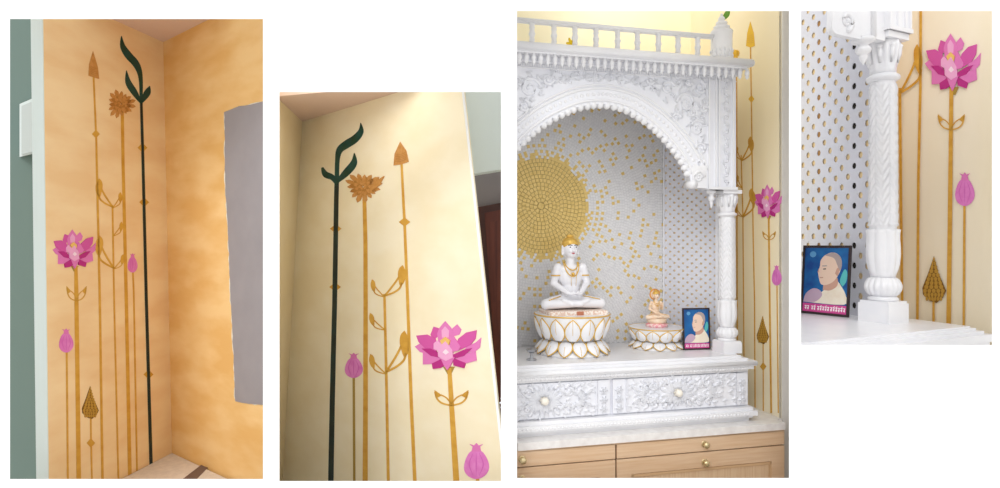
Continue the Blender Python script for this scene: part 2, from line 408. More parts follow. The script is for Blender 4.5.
# grey ragged sheet on the right wall
rag = []
rng = random.Random(5)
ed = [((225, 112), (236, 108), (240, 106.5), (252, 104.5), (269, 100)), ((269, 100), (269, 405)), ((269, 405), (250, 403.5), (236, 401)), ((236, 401), (235, 372), (231.5, 300), (229, 232), (226, 190), (225, 112))]
outer = []
for seg in ed:
    for a, b in zip(seg[:-1], seg[1:]):
        k = max(1, int(math.dist(a, b)/5))
        for i in range(k): outer.append((a[0]+(b[0]-a[0])*i/k, a[1]+(b[1]-a[1])*i/k))
gs = thing('grey_sheet', B1.hit(250, 403), 'flat grey sheet with torn white edges on the deep ochre wall right of the corner', 'sheet')
m = M(); poly_px(m, B1, [(x+(rng.uniform(-1.4, 0.2) if x < 268 else 0), y+(rng.uniform(-1.3, 1.3) if x < 268 else 0)) for x, y in outer], 0.004); m.build('torn_edge', rag_m, gs)
m = M(); poly_px(m, B1, [(x+(rng.uniform(-.3, 0.5) if x < 268 else 0), y+(rng.uniform(-.3, .3) if x < 268 else 0)) for x, y in outer], 0.007); m.build('face', grey_m, gs)
# what is seen past the pale edge: grey-green room and a white wall unit
m = M(); m.hexa([W(x, y, Y) for x, y, Y in ((-6, 560, 4.3), (46, 560, 4.3), (46, 560, 4.35), (-6, 560, 4.35), (-6, -60, 4.3), (46, -60, 4.3), (46, -60, 4.35), (-6, -60, 4.35))]); struct(m, 'wall_far_1', green_grey)
au = thing('air_conditioner', W(28, 157, 4.2), 'white wall unit half hidden behind the pale wall edge at far left', 'air conditioner')
m = M(); m.hexa([W(x, y, Y) for x, y, Y in ((19.5, 157, 4.0), (45, 151, 4.0), (45, 151, 4.29), (19.5, 157, 4.29), (19.5, 104, 4.0), (45, 93, 4.0), (45, 93, 4.29), (19.5, 104, 4.29))]); m.build('casing', mat('unit_white', (212, 222, 222), 0.5), au)
m = M(); m.hexa([W(x, y, Y) for x, y, Y in ((21.5, 154.5, 3.985), (45, 149, 3.985), (45, 149, 4.0), (21.5, 154.5, 4.0), (21.5, 106, 3.985), (45, 96, 3.985), (45, 96, 4.0), (21.5, 106, 4.0))]); m.build('front_cover', mat('unit_grey', (190, 200, 200), 0.5), au)

def wt(name, pl, x, y, label, cat='painted flower', group=None):
    return thing(name, pl.hit(x, y), label, cat, group)
R = wt('painted_spear_bud', A1, 102, 480, 'tall bronze spear bud left of the spiky bloom, in the left ochre corner room')
arrow_head(R, A1, [(92.9, 51), (97.8, 67.4), (99, 79), (93.5, 77.5), (88.3, 75.6), (89, 64)])
stem(R, A1, [(93.5, 77), (96, 135), (96.6, 160), (99.7, 300), (102.5, 486)], [1.6, 1.8, 2, 2.2, 2.4]); diamond(R, A1, 95.8, 134, 4, 4.2)
R = wt('painted_chrysanthemum', A1, 130, 480, 'bronze spiky bloom on a gold stem left of the dark green stem, left corner room')
stem(R, A1, [(122.2, 112), (122.9, 160), (126.2, 300), (130, 486)], [3, 3, 3.2, 3.6]); chrys(R, A1, 120.4, 104, 13.5, 13.5, 0.6)
R = wt('painted_leaf_stem', A1, 151, 465, 'dark green leafed stem with gold diamonds nearest the corner, left corner room')
for y, x in ((147.7, 142.4), (202.2, 144.1), (374.4, 148.4)): diamond(R, A1, x, y, 4.9, 4.8)
stem(R, A1, [(141, 98), (142.8, 160), (146.2, 300), (151, 466)], [2.6, 2.7, 2.9, 3.1], black_p, T*1.3)
fill_leaf(R, A1, [(121.4, 36), (122.5, 46), (128, 55), (136.5, 65), (140.5, 78), (141, 102)], [0.5, 5, 7, 6.5, 4, 2.6], green_p, T*1.4)
fill_leaf(R, A1, [(126.3, 70.5), (128, 82), (134, 92), (141, 103)], [0.4, 5.5, 6, 2], green_p, T*1.4)
fill_leaf(R, A1, [(149.6, 86), (147, 93), (141, 103)], [0.5, 6.5, 2], green_p, T*1.4)
R = wt('painted_vine', A1, 118, 480, 'slim gold vine with curled leaves between two straight gold stems, left corner room')
stem(R, A1, [(112.4, 205), (114, 300), (118.5, 486)], 1.6)
for j, t_ in (((112.6, 207), (99.7, 178)), ((112.7, 208), (119.9, 192)), ((113, 236), (121.2, 221.5)), ((113.5, 268), (100.3, 235)), ((113.6, 269), (122.8, 254))): vine_leaf(R, A1, *j, *t_)
R = wt('painted_lotus', A1, 79, 480, 'magenta lotus on a thick gold stem beside the pale wall edge, left corner room')
stem(R, A1, [(75.8, 266), (76.2, 290), (78.8, 486)], [3, 4, 4.4]); small_leaf_pair(R, A1, 76.4, 301, 10, 15); lotus(R, A1, 52.5, 229.5, 95.5, 268.5)
R = wt('painted_bud', A1, 67, 480, 'pink bud on a thin stem under the magenta lotus, left corner room')
stem(R, A1, [(66.6, 348), (67.8, 486)], 1.8); bud(R, A1, 66, 342.5, 14, 20)
R = wt('painted_bud', A1, 136, 480, 'small pink bud between the gold vine and the dark green stem, left corner room')
stem(R, A1, [(132.6, 268), (133.6, 290), (137.2, 486)], 1.6); bud(R, A1, 132.4, 264.5, 9.5, 16)
R = wt('painted_cone_bud', A1, 91, 480, 'scaly gold cone bud with a diamond on its stem, low in the left corner room')
stem(R, A1, [(90.6, 415), (91, 443), (92, 486)], 1.6); diamond(R, A1, 90.8, 443, 4.2, 4.8); cone(R, A1, 90, 386, 419, 8.6)

# ================================================================== room corner behind opening 2
d_top = W(302.4, 121.5, 4.75); d_bot = W(283, 480, 4.75)
A2 = Plane(d_top, d_bot, W(470, 244, 3.42)); B2 = Plane(d_top, d_bot, W(270, 244, 3.95))
def cx2(y): return 302.4-19.4*(y-121.5)/358.5
def ex2(y): return 461.8+0.108*(y-92)
wall_sheet(A2, [(cx2(40), 40), (ex2(40), 40), (ex2(520), 520), (cx2(520), 520)], 'wall_mural_2', cream_w)
wall_sheet(B2, [(274, 40), (cx2(40), 40), (cx2(520), 520), (274, 520)], 'wall_side_2', cream_l)
m = M(); a = A2.hit(ex2(60), 60, 0.001); b = A2.hit(ex2(500), 500, 0.001)
m.prism([a, a+Vector((0.014, -0.0, 0)), b+Vector((0.014, -0.0, 0)), b], (0, 0.05, 0)); struct(m, 'trim_2', white_wall)
la = A2.hit(430, 121.5-0.307*(430-302.4)); lb = B2.hit(276, 121.5-0.94*(302.4-276))
m = M(); m.prism([d_top+Vector((0, 0.02, 0)), la+Vector((0.03, 0, 0)), lb+Vector((-0.02, 0, 0))], (0, 0, 0.04)); struct(m, 'ceiling_2', ceil_m)
def slab(x0, y0, x1, y1, Ya, Yb, name, mm, parent=None, top=None, kind='s'):
    y0r = y0 if top is None else top
    m = M(); m.hexa([W(x0, y1, Ya), W(x1, y1, Ya), W(x1, y1, Ya)+Vector((0, Yb-Ya, 0)), W(x0, y1, Ya)+Vector((0, Yb-Ya, 0)),
                     W(x0, y0, Ya), W(x1, y0r, Ya), W(x1, y0r, Ya)+Vector((0, Yb-Ya, 0)), W(x0, y0, Ya)+Vector((0, Yb-Ya, 0))])
    return struct(m, name, mm) if kind == 's' else m.build(name, mm, parent)
m = M(); F8 = [W(455, 176.5, 3.75), W(507, 168.5, 3.75), W(507, 40, 3.75), W(455, 40, 3.75)]
m.prism(F8, (0, 0.12, 0)); struct(m, 'wall_far_2', mat('cool_white_wall', (236, 248, 249), 0.85))
slab(455, 150, 507, 560, 4.02, 4.06, 'wall_far_3', mat('recess_shade_grey', (158, 152, 158), 0.85))  # shadow in the recess under the beam, put into the wall's grey
dr = thing('door', W(490, 480, 3.98), 'dark red-brown wooden door in a brown frame past the right edge of the cream mural wall', 'door')
m = M(); m.prism([W(468, 209, 3.96), W(507, 201.5, 3.96), W(507, 540, 3.96), (W(468, 540, 3.96))], (0, 0.05, 0)); m.build('door_frame', door_f, dr)
m = M(); m.prism([W(484.5, 213, 3.94), W(507, 208.5, 3.94), W(507, 540, 3.94), W(496, 540, 3.94), (W(493, 330, 3.94))], (0, 0.02, 0)); m.build('door_panel', door_m, dr)
m = M(); m.prism([W(490, 222, 3.93), W(507, 219, 3.93), W(507, 300, 3.93), W(493.5, 302, 3.93)], (0, 0.01, 0)); m.build('raised_panel', door_m, dr)

R = wt('painted_leaf_stem', A2, 331, 480, 'dark green stem with curling top leaf nearest the corner, cream corner room')
for x, y in ((335.8, 228.7), (335.2, 287)): diamond(R, A2, x, y, 5.8, 4.6)
stem(R, A2, [(337.1, 172), (336.4, 200), (334.8, 300), (332.4, 400), (330.8, 488)], [4.2, 4.4, 4.6, 4.9, 5.2], black_p, T*1.3)
fill_leaf(R, A2, [(360.8, 122.8), (361, 131.5), (355, 139), (346.5, 144.5), (339.8, 150), (337.5, 160), (337, 180)], [0.4, 5.4, 7.5, 7.8, 6.5, 4.4, 4.2], green_p, T*1.4)
fill_leaf(R, A2, [(354.4, 153), (354, 163), (346.5, 172.5), (337, 182)], [0.5, 6.5, 7, 3], green_p, T*1.4)
fill_leaf(R, A2, [(322.3, 167.5), (325.6, 174.3), (332.5, 177.5), (337, 184)], [2, 6, 5.5, 3], green_p, T*1.4)
R = wt('painted_chrysanthemum', A2, 365, 480, 'bronze spiky bloom right of the dark green stem, on the cream corner wall')
stem(R, A2, [(364.3, 194), (365.5, 241), (365.7, 300), (365.6, 400), (365.2, 488)], [3.6, 4, 4.2, 4.6, 5])
chrys(R, A2, 363.5, 186.8, 17.5, 14.5, 0.2)
fill_leaf(R, A2, [(371, 189), (377, 184), (384.5, 176.3)], [4, 5.5, 0.6], bronze_p, T*2.8)
R = wt('painted_spear_bud', A2, 414, 480, 'bronze spear bud with one diamond on its gold stem, cream corner room')
arrow_head(R, A2, [(400.2, 141.6), (406.5, 150.7), (409, 161.8), (401.5, 164.5), (393.6, 165.5), (394.6, 154)])
stem(R, A2, [(401.6, 163), (403.4, 200), (404.6, 222), (407.7, 300), (411.2, 400), (415.2, 488)], [2.2, 2.5, 2.6, 2.9, 3.2, 3.4]); diamond(R, A2, 404.6, 222, 5.8, 4.6)
R = wt('painted_vine', A2, 388, 480, 'gold vine with curled teardrop leaves left of the spear bud stem, cream corner room')
stem(R, A2, [(384.5, 294), (386.3, 372), (388.5, 488)], [2.4, 2.6, 2.8])
for j, t_ in (((384.5, 297), (372.6, 279)), ((384.6, 296), (402, 264.5)), ((385.2, 330), (370.5, 312.5)), ((386.2, 374), (371, 353.5)), ((386.2, 372), (403.4, 330))): vine_leaf(R, A2, *j, *t_)
R = wt('painted_bud', A2, 354, 480, 'pink bud on a thin brown stem right of the dark green stem, cream corner room')
stem(R, A2, [(353.8, 373), (354.4, 488)], 2.3, olive_m); bud(R, A2, 353.8, 367.5, 17.5, 21)
R = wt('painted_lotus', A2, 456, 480, 'large pink lotus with small curled leaves on its thick stem, cream corner room')
stem(R, A2, [(449.4, 368), (451.7, 406), (456.8, 488)], [4, 4.8, 6], gold_p); small_leaf_pair(R, A2, 451.5, 405.5, 17, 15.5); lotus(R, A2, 415, 321, 481.5, 370)
R = wt('painted_bud', A2, 480, 478, 'big pink bud low at the right edge of the cream corner room')
stem(R, A2, [(477, 474), (478.5, 488)], 3.4); bud(R, A2, 476.5, 464, 24.5, 30)

# ================================================================== carving and shrine helpers (in a Frame, on the plane n)
def scroll(m, fr, n, cu, cz, r, a0, turns, sgn=1, th=0.006, k=22):
    th *= 1.35
    pts = []; rad = []
    for i in range(k+1):
        t = i/k; a = a0+sgn*turns*2*PI*t; rr = r*(1-0.82*t)
        pts.append(fr.pt(cu+rr*math.cos(a), n, cz+rr*math.sin(a))); rad.append(th*(1.05-0.5*t))
    m.tube(pts, rad, 6); m.ell(pts[-1], fr.U*th*1.1, fr.N*th*1.0, Vector((0, 0, th*1.1)), 8, 6)
def carved_leaf(m, fr, n, cu, cz, ang, L, w, h=0.006):
    h *= 1.35
    """pointed raised leaf: ridge line above two sloping sides"""
    def q(a, b, c): return fr.pt(cu+a*math.cos(ang)-b*math.sin(ang), n+c, cz+a*math.sin(ang)+b*math.cos(ang))
    prof = [(0, 0.15), (0.2, 0.7), (0.45, 1.0), (0.7, 0.75), (0.88, 0.35), (1, 0)]
    vs = []
    for t, ww in prof: vs += [q(L*t, w/2*ww, -0.002), q(L*t, w/4*ww, h*0.9), q(L*t, 0, h*0.45), q(L*t, -w/4*ww, h*0.9), q(L*t, -w/2*ww, -0.002)]
    fs = []
    for i in range(len(prof)-1):
        for j in range(4): fs.append((5*i+j, 5*i+j+1, 5*i+j+6, 5*i+j+5))
    m.add(vs, fs, 0, True)
def rosette(m, fr, n, cu, cz, r, k=8, h=0.006):
    for i in range(k): carved_leaf(m, fr, n, cu, cz, 2*PI*i/k, r, r*0.6, h)
    m.ell(fr.pt(cu, n, cz), fr.U*r*0.25, fr.N*h*1.5, Vector((0, 0, r*0.25)), 10, 6)

def column(root, fr, u, n, zt, zb, R, seg=72):
    """carved marble column: square base, ribbed ring, leaf cup, herringbone shaft, collar, leaf capital, abacus"""
    H = zt-zb
    m = M(); b = R*1.16
    m.box(fr, u-b, u+b, n-b, n+b, zb, zb+H*0.066); m.box(fr, u-b*0.93, u+b*0.93, n-b*0.93, n+b*0.93, zb+H*0.066, zb+H*0.074)
    m.build('column_base', marble, root)
    m = M(); Z = lambda t: zb+H*t
    m.lathe(fr, u, n, [(R*0.98, Z(0.074)), (R*1.03, Z(0.082)), (R*0.86, Z(0.09))], seg)
    prof = [(R*(0.84+0.28*math.sin(PI*i/10)), Z(0.09+0.066*i/10)) for i in range(11)]
    m.lathe(fr, u, n, prof, seg, fun=lambda th, i, z: 1+0.1*abs(math.sin(th*8))*(1 if 0 < i < 10 else 0))
    m.build('ribbed_ring', marble, root)
    m = M()
    prof = [(R*r, Z(t)) for r, t in ((0.8, 0.156), (0.84, 0.166), (0.96, 0.18), (1.08, 0.205), (1.13, 0.235), (1.12, 0.265), (1.08, 0.29), (1.09, 0.31), (1.13, 0.322), (1.0, 0.324), (0.9, 0.315))]
    m.lathe(fr, u, n, prof, seg, fun=lambda th, i, z: 1-0.11*(1-abs(math.sin(th*4))) if 1 < i < 9 else 1)
    m.build('leaf_cup', marble, root)
    m = M(); k = 110; prof = []
    for i in range(k+1):
        t = i/k; prof.append((R*(0.82+0.05*(1-t)), Z(0.318+(0.845-0.318)*t)))
    step = H*0.034
    def herr(th, i, z):
        a = (th*3/PI) % 1.0; c = abs(a-0.5)*2
        ph = ((z-zb)/step - c*1.3) % 1.0
        return 1+0.15*(ph**0.8)*(1 if 3 < i < k-3 else 0) - 0.05*(1 if c > 0.9 else 0)
    m.lathe(fr, u, n, prof, 96, fun=herr); m.build('shaft', marble, root)
    m = M()
    m.lathe(fr, u, n, [(R*0.86, Z(0.84)), (R*1.08, Z(0.846)), (R*1.12, Z(0.852)), (R*1.08, Z(0.858)), (R*0.86, Z(0.866))], seg); m.build('collar', marble, root)
    m = M()
    prof = [(R*r, Z(t)) for r, t in ((0.86, 0.86), (0.86, 0.885), (0.9, 0.91), (0.98, 0.94), (1.05, 0.96), (1.0, 0.975), (0.95, 0.98))]
    m.lathe(fr, u, n, prof, seg, fun=lambda th, i, z: 1+0.16*max(0, math.cos(th*8))*(1 if 1 < i < 6 else 0))
    for i in range(8):   # curled leaf tips and corner balls under the abacus
        th = 2*PI*i/8+PI/8; rr = R*1.08
        c = fr.pt(u+rr*math.cos(th), n+rr*math.sin(th), Z(0.955)); m.ball(c, R*0.19, seg=10, rings=6)
        m.tube([fr.pt(u+R*0.9*math.cos(th), n+R*0.9*math.sin(th), Z(0.9)), fr.pt(u+R*1.04*math.cos(th), n+R*1.04*math.sin(th), Z(0.925)), c], [R*0.1, R*0.14, R*0.16], 8)
    m.build('capital', marble, root)
    m = M(); a = R*1.18
    m.box(fr, u-a, u+a, n-a, n+a, zb+H*0.978, zt); m.build('abacus', marble, root)
def drop_finial(root, fr, u, n, zt, L, R):
    m = M(); p = [(0.5, 0), (0.55, -0.06), (1.0, -0.1), (1.12, -0.17), (1.0, -0.24), (0.55, -0.29), (0.5, -0.36), (0.72, -0.44), (0.76, -0.52), (0.6, -0.6), (0.35, -0.66), (0.42, -0.72), (0.34, -0.8), (0.18, -0.9), (0.0, -1.0)]
    m.lathe(fr, u, n, [(R*r, zt+L*z) for r, z in p], 20); m.build('drop_finial', marble, root)
def lattice(fr, u, n0, n1, z0, z1, pn, pz, t, hole=0.36, side=-1):
    """perforated panel in the plane u = const, staggered lens holes, real thickness"""
    m = M()
    nn = max(1, int(round(abs(n1-n0)/pn))); nz = max(1, int(round((z1-z0)/pz)))
    dn = (n1-n0)/nn; dz = (z1-z0)/nz
    def cell(a0, a1, b0, b1):
        ca, cb = (a0+a1)/2, (b0+b1)/2; ha, hb = abs(a1-a0)/2, (b1-b0)/2
        ring_o = []; ring_i = []
        for k in range(8):
            th = 2*PI*k/8
            x, y = math.cos(th), math.sin(th); s = 1/max(abs(x), abs(y))
            ring_o.append((ca+x*s*ha, cb+y*s*hb))
            ring_i.append((ca+x*ha*hole*1.6, cb+y*hb*hole*0.8))
        vs = [fr.pt(u+e, a, b) for e in (0, t) for ring in (ring_o, ring_i) for a, b in ring]
        fs = []
        for k in range(8):
            j = (k+1) % 8
            fs += [(k, j, 8+j, 8+k), (16+k, 16+j, 24+j, 24+k), (8+k, 8+j, 24+j, 24+k)]
        m.add(vs, fs)
    for i in range(nn):
        for j in range(nz+1):
            b0 = z0+(j-(0.5 if i % 2 else 0))*dz; b1 = b0+dz
            if i % 2 == 0 and j == nz: continue
            cell(n0+i*dn, n0+(i+1)*dn, b0, b1)
    return m

# ================================================================== shrine behind opening 3
S = Frame(517, 3.25, 3100)
sx = lambda px, n: S.uz(px, 244, n)[0]
sz = lambda px, py, n: S.uz(px, py, n)[1]
S.trim = lambda n: S.uz(512, 244, n)[0]
uL = sx(512, -0.03)                                     # the shrine runs on behind the opening's left edge
shelf_top = sz(517, 366, 0.0)
uR = sx(735, -0.07)
nB = -0.58
# surrounding walls
us = sx(781.5, 0.02)
SW = Plane(S.pt(us, 0, 0), S.pt(us, -0.5, 0), S.pt(us, 0, 1))
nback = None
for k in range(200):
    n_ = -0.3-0.01*k
    p = S.pt(us, n_, 1.95)
    if 500+FOC*p.x/p.y <= 691: nback = n_; break
m = M(); m.box(S, us, us+0.03, nback, 0.02, 0, 4.1); struct(m, 'wall_mural_3', tan_w)
m = M(); m.box(S, sx(511, nback)+0.0, us+0.02, nback-0.03, nback, 0, 4.1); struct(m, 'wall_back_3', yellow_w)
m = M(); p0 = S.pt(us, 0.02, 0)
m.box(S, us, us+0.075, 0.0, 0.03, 0, 4.1); struct(m, 'trim_3', mat('pale_grey_edge', (226, 222, 216), 0.8))
counter_z = sz(517, 437, 0.06)
shr = thing('home_shrine', S.pt(sx(640, -0.2), -0.2, counter_z), 'white carved marble home shrine with arch and railing, standing on the stone worktop', 'shrine')
# cornice: stacked slabs
zc = sz(517, 50, 0.05); zt = sz(517, 41, 0.05)
m = M(); uE = sx(752, 0.05)
m.box(S, uL, uE, nB, 0.05, zc+0.006, zt); m.box(S, uL, uE-0.02, nB, 0.035, zc-0.004, zc+0.006)
m.tube([S.pt(uL, 0.05, (zc+zt)/2+0.004), S.pt(uE, 0.05, (zc+zt)/2+0.004)], (zt-zc)/2-0.003, 10)
m.ell(S.pt(uE, 0.045, (zc+zt)/2+0.004), S.U*0.02, S.N*0.02, Vector((0, 0, 0.022)))
m.box(S, uL, uE-0.06, nB, 0.0, zt, zt+0.014)
m.build('cornice', marble, shr)
m = M(); m.box(S, uL, uE-0.035, nB, -0.01, zc-0.03, zc-0.004); m.build('frieze', marble_d, shr)
k = 33; n_ = 0.025
for i in range(k):
    px = 519.5+i*(747-519.5)/(k-1); u = sx(px, n_); ztop = zc-0.004
    m = M(); r = 0.0135; L = 0.064
    m.lathe(S, u, n_, [(r*a, ztop+L*b) for a, b in ((0.75, 0), (0.75, -0.18), (1.0, -0.24), (1.0, -0.5), (0.6, -0.58), (0.85, -0.68), (0.7, -0.8), (0.25, -0.9), (0, -1.0))], 8)
    m.build('pendant', marble, shr)
# railing
rn = -0.03
zr0 = zt+0.014; zr1 = sz(517, 22.5, rn); zr2 = sz(517, 18, rn)
u_post = sx(721.5, rn)
m = M(); m.box(S, uL, u_post, rn-0.014, rn+0.014, zr1+0.002, zr2); m.tube([S.pt(uL, rn+0.008, (zr1+zr2)/2), S.pt(u_post, rn+0.008, (zr1+zr2)/2)], (zr2-zr1)/2-0.001, 8); m.build('handrail', marble, shr)
for px in (532, 554, 575, 596, 617.6, 637.4, 658.4, 678, 697.6):
    m = M(); u = sx(px, rn); h = zr1+0.003-zr0; r = 0.0165
    m.lathe(S, u, rn, [(r*a, zr0+h*b) for a, b in ((1.05, 0), (1.05, 0.07), (0.75, 0.12), (1.0, 0.2), (0.8, 0.3), (0.95, 0.42), (1.15, 0.5), (0.95, 0.58), (0.8, 0.7), (1.0, 0.8), (0.75, 0.88), (1.05, 0.93), (1.05, 1))], 14)
    m.build('baluster', marble, shr)
m = M(); R0 = sx(731, rn)-u_post
zb_, zm_ = zt, sz(721, 32, rn); ztip = sz(719, 12.5, rn); h = ztip-zm_
m.lathe(S, u_post, rn, [(R0*1.05, zb_), (R0*1.05, zb_+0.01), (R0*0.97, zb_+0.012), (R0*0.97, zm_-0.012), (R0*1.02, zm_-0.008), (R0*1.02, zm_)], 28)
m.lathe(S, u_post, rn, [(R0*a, zm_+h*b) for a, b in ((0.95, 0), (0.95, 0.05), (0.66, 0.09), (0.74, 0.18), (0.74, 0.26), (0.46, 0.33), (0.54, 0.42), (0.5, 0.5), (0.26, 0.58), (0.33, 0.67), (0.27, 0.75), (0.1, 0.83), (0.14, 0.9), (0, 1))], 24)
for i in range(14):
    th = 2*PI*i/14
    for j in range(2): m.ell(S.pt(u_post+R0*0.97*math.cos(th), rn+R0*0.97*math.sin(th), zb_+0.03+j*0.03), S.U*0.007, S.N*0.007, Vector((0, 0, 0.012)), 8, 6)
m.build('corner_turret', marble, shr)
# facade with the arch cut out
nf = -0.06
arch = [(512.5, 153), (517, 147), (530, 134.5), (544, 123.5), (559, 115), (578, 107), (598, 104), (613, 105.5), (628, 110), (643, 119), (657, 130), (671, 145), (682, 160), (690, 176)]
arch_s = smooth_pts(arch, 4)
loop = [S.P(p.x, p.y, nf) for p in arch_s]
zf = zc-0.004; zfb = sz(735, 190, nf)
loop += [S.P(691, 187, nf), S.P(707, 188.5, nf), S.pt(sx(711, nf), nf, zfb), S.pt(uR, nf, zfb), S.pt(uR, nf, zf), S.pt(sx(512.5, nf), nf, zf)]
m = M(); m.prism(loop, S.N*(-0.07)+S.U*0.012); fac = m.build('arch_front', marble_d, shr)
def on_f(px, py, n=nf): return S.P(px, py, n)
m = M()
def band(pts, r, n): m.tube([S.P(p[0], p[1], n) for p in pts if p[0] > 514], r, 8)
cxa, cya = 594, 205
def out(p, d):
    v = Vector((p[0]-cxa, p[1]-cya)); v.normalize(); return (p[0]+v.x*d, p[1]+v.y*d)
for d, r in ((4, 0.008), (16, 0.009), (19.5, 0.006)): band([out(p, d) for p in arch_s], r, nf)
for p in arch_s[::1]:
    q_ = out(p, 10)
    if q_[0] < 515: continue
    m.ell(S.P(q_[0], q_[1], nf), S.U*0.011, S.N*0.005, Vector((0, 0, 0.011)), 8, 6)
m.build('arch_moulding', marble, shr)
# scalloped fringe
acc = 0; last = arch_s[0]; teeth = []
for p in arch_s[1:]:
    d = (p-last).length; n_ = max(1, int(d/1.0))
    for j in range(n_):
        acc += d/n_
        if acc >= 6.9: acc -= 6.9; teeth.append(last.lerp(p, (j+1)/n_))
    last = p
for p in teeth:
    m = M(); v = Vector((cxa-p.x, cya-p.y)).normalized()
    a = S.P(p.x-v.x*1.5, p.y-v.y*1.5, nf-0.018); b = S.P(p.x+v.x*2.2, p.y+v.y*2.2, nf-0.018); c = S.P(p.x+v.x*5.2, p.y+v.y*5.2, nf-0.018)
    m.tube([a, b, b.lerp(c, 0.5), c], [0.022, 0.021, 0.015, 0.002], 10, flat=S.N); m.build('scallop_tooth', marble, shr)
# corbel at the foot of the arch
m = M(); u0, z0 = S.uz(690, 188, nf); u1, z1 = S.uz(706, 166, nf)
m.box(S, u0+0.012, u1, nf-0.075, nf+0.01, z0+0.008, z1)
m.tube([S.pt(u0+0.02, nf-0.075, z0+0.022), S.pt(u0+0.02, nf+0.014, z0+0.022)], 0.024, 14); m.tube([S.pt(u0+0.02, nf-0.07, z0+0.018), S.pt(u1, nf-0.07, z0+0.018)], 0.018, 10)
m.box(S, u0+0.015, u1, nf-0.07, nf+0.012, z0+0.001, z0+0.03)
scroll(m, S, nf+0.012, (u0+u1)/2, (z0+z1)/2, 0.036, 0, 1.6, 1, 0.006); m.build('corbel', marble, shr)
# pilaster strips and carving
m = M(); ua, ub, uc = sx(708, nf), sx(716, nf), sx(733, nf)
for a in (ua, ub-0.008, ub+0.014, uc-0.006): m.box(S, a, a+0.009, nf, nf+0.01, zfb+0.01, zf)
m.box(S, ua, uR+0.004, nf-0.07, nf+0.014, zfb, zfb+0.016)
m.build('pilaster_fillet', marble, shr)
m = M(); um = (ub+uc)/2+0.008; zz = zfb+0.05
s_ = 1
while zz < zf-0.05:
    scroll(m, S, nf, um, zz, 0.02, PI/2*(-s_), 0.9, s_, 0.005, 14); carved_leaf(m, S, nf, um-s_*0.012, zz+0.012, PI/2+0.4*s_, 0.035, 0.018); zz += 0.043; s_ = -s_
def leafy(cpx, cpy, r, a0, turns, sgn):
    u, z = S.uz(cpx, cpy, nf); scroll(m, S, nf, u, z, r, a0, turns, sgn, 0.0075)
    for i in range(5):
        a = a0+sgn*i*0.75; carved_leaf(m, S, nf, u+r*math.cos(a), z+r*math.sin(a), a+sgn*0.9, r*0.62, r*0.36, 0.008)
for args in ((686, 103, 0.062, PI, 1.5, -1), (668, 88, 0.045, 0.3, 1.4, 1), (697, 128, 0.05, 0.5, 1.5, 1), (700, 88, 0.042, PI/2, 1.4, -1), (701, 149, 0.038, PI, 1.4, -1),
             (651, 80, 0.03, PI, 1.2, 1), (530, 88, 0.062, 0, 1.5, 1), (524, 106, 0.036, PI/2, 1.4, -1), (548, 79, 0.035, 0, 1.3, -1), (676, 118, 0.03, 0, 1.2, 1), (688, 82, 0.025, 0, 1.2, -1), (703, 108, 0.03, 0.6, 1.2, -1), (692, 112, 0.03, 2, 1.3, 1), (702, 163, 0.022, 2, 1.3, 1)): leafy(*args)
for px, py, a in ((560, 80, 0.1), (570, 77, 0.2), (584, 77.5, 0), (604, 78, 0.1), (616, 79, -0.2), (630, 81, 0), (640, 84, -0.3)):
    u, z = S.uz(px, py, nf)
    for da in (-0.6, 0, 0.6, PI-0.5, PI+0.5): carved_leaf(m, S, nf, u, z, a+da, 0.042, 0.02, 0.008)
rng = random.Random(4); done = [(x, y) for x, y in ((686, 103), (668, 88), (697, 128), (700, 88), (701, 149), (530, 88))]
for t_ in range(900):
    x, y = rng.uniform(516, 705), rng.uniform(72, 164)
    if min(math.dist((x, y), (p.x, p.y)) for p in arch_s) < 27 or (y > 150 and x < 690): continue
    if y > 104+ (x-594)**2/250.0: continue
    if any(math.dist((x, y), d) < (8.5 if i_ < 6 else 5.6) for i_, d in enumerate(done)): continue
    done.append((x, y)); u, z = S.uz(x, y, nf); a = rng.random()*6.28
    if rng.random() < 0.4: scroll(m, S, nf, u, z, 0.018, a, 1.0, rng.choice((-1, 1)), 0.005, 12)
    else:
        for da in (-0.5, 0.25): carved_leaf(m, S, nf, u, z, a+da, 0.036, 0.017, 0.007)
u, z = S.uz(594, 78, nf); rosette(m, S, nf, u, z, 0.03)
m.build('carving', marble_d, shr)
zbd = sz(517, 64.5, nf)
m = M()
u = sx(513, nf)
while u < uR-0.01: m.box(S, u, u+0.008, nf, nf+0.006, zf-0.045, zf-0.028); u += 0.014
m.box(S, sx(513, nf), uR, nf, nf+0.005, zf-0.055, zf-0.049); m.build('dentil_band', marble, shr)
# column, finial
u_col = sx(727, -0.12); zcol = sz(727, 190.5, -0.1)
column(shr, S, u_col, -0.12, zcol, shelf_top, 0.0525)
drop_finial(shr, S, sx(711.3, -0.1), -0.1, sz(711, 188, -0.1), 0.125, 0.026)
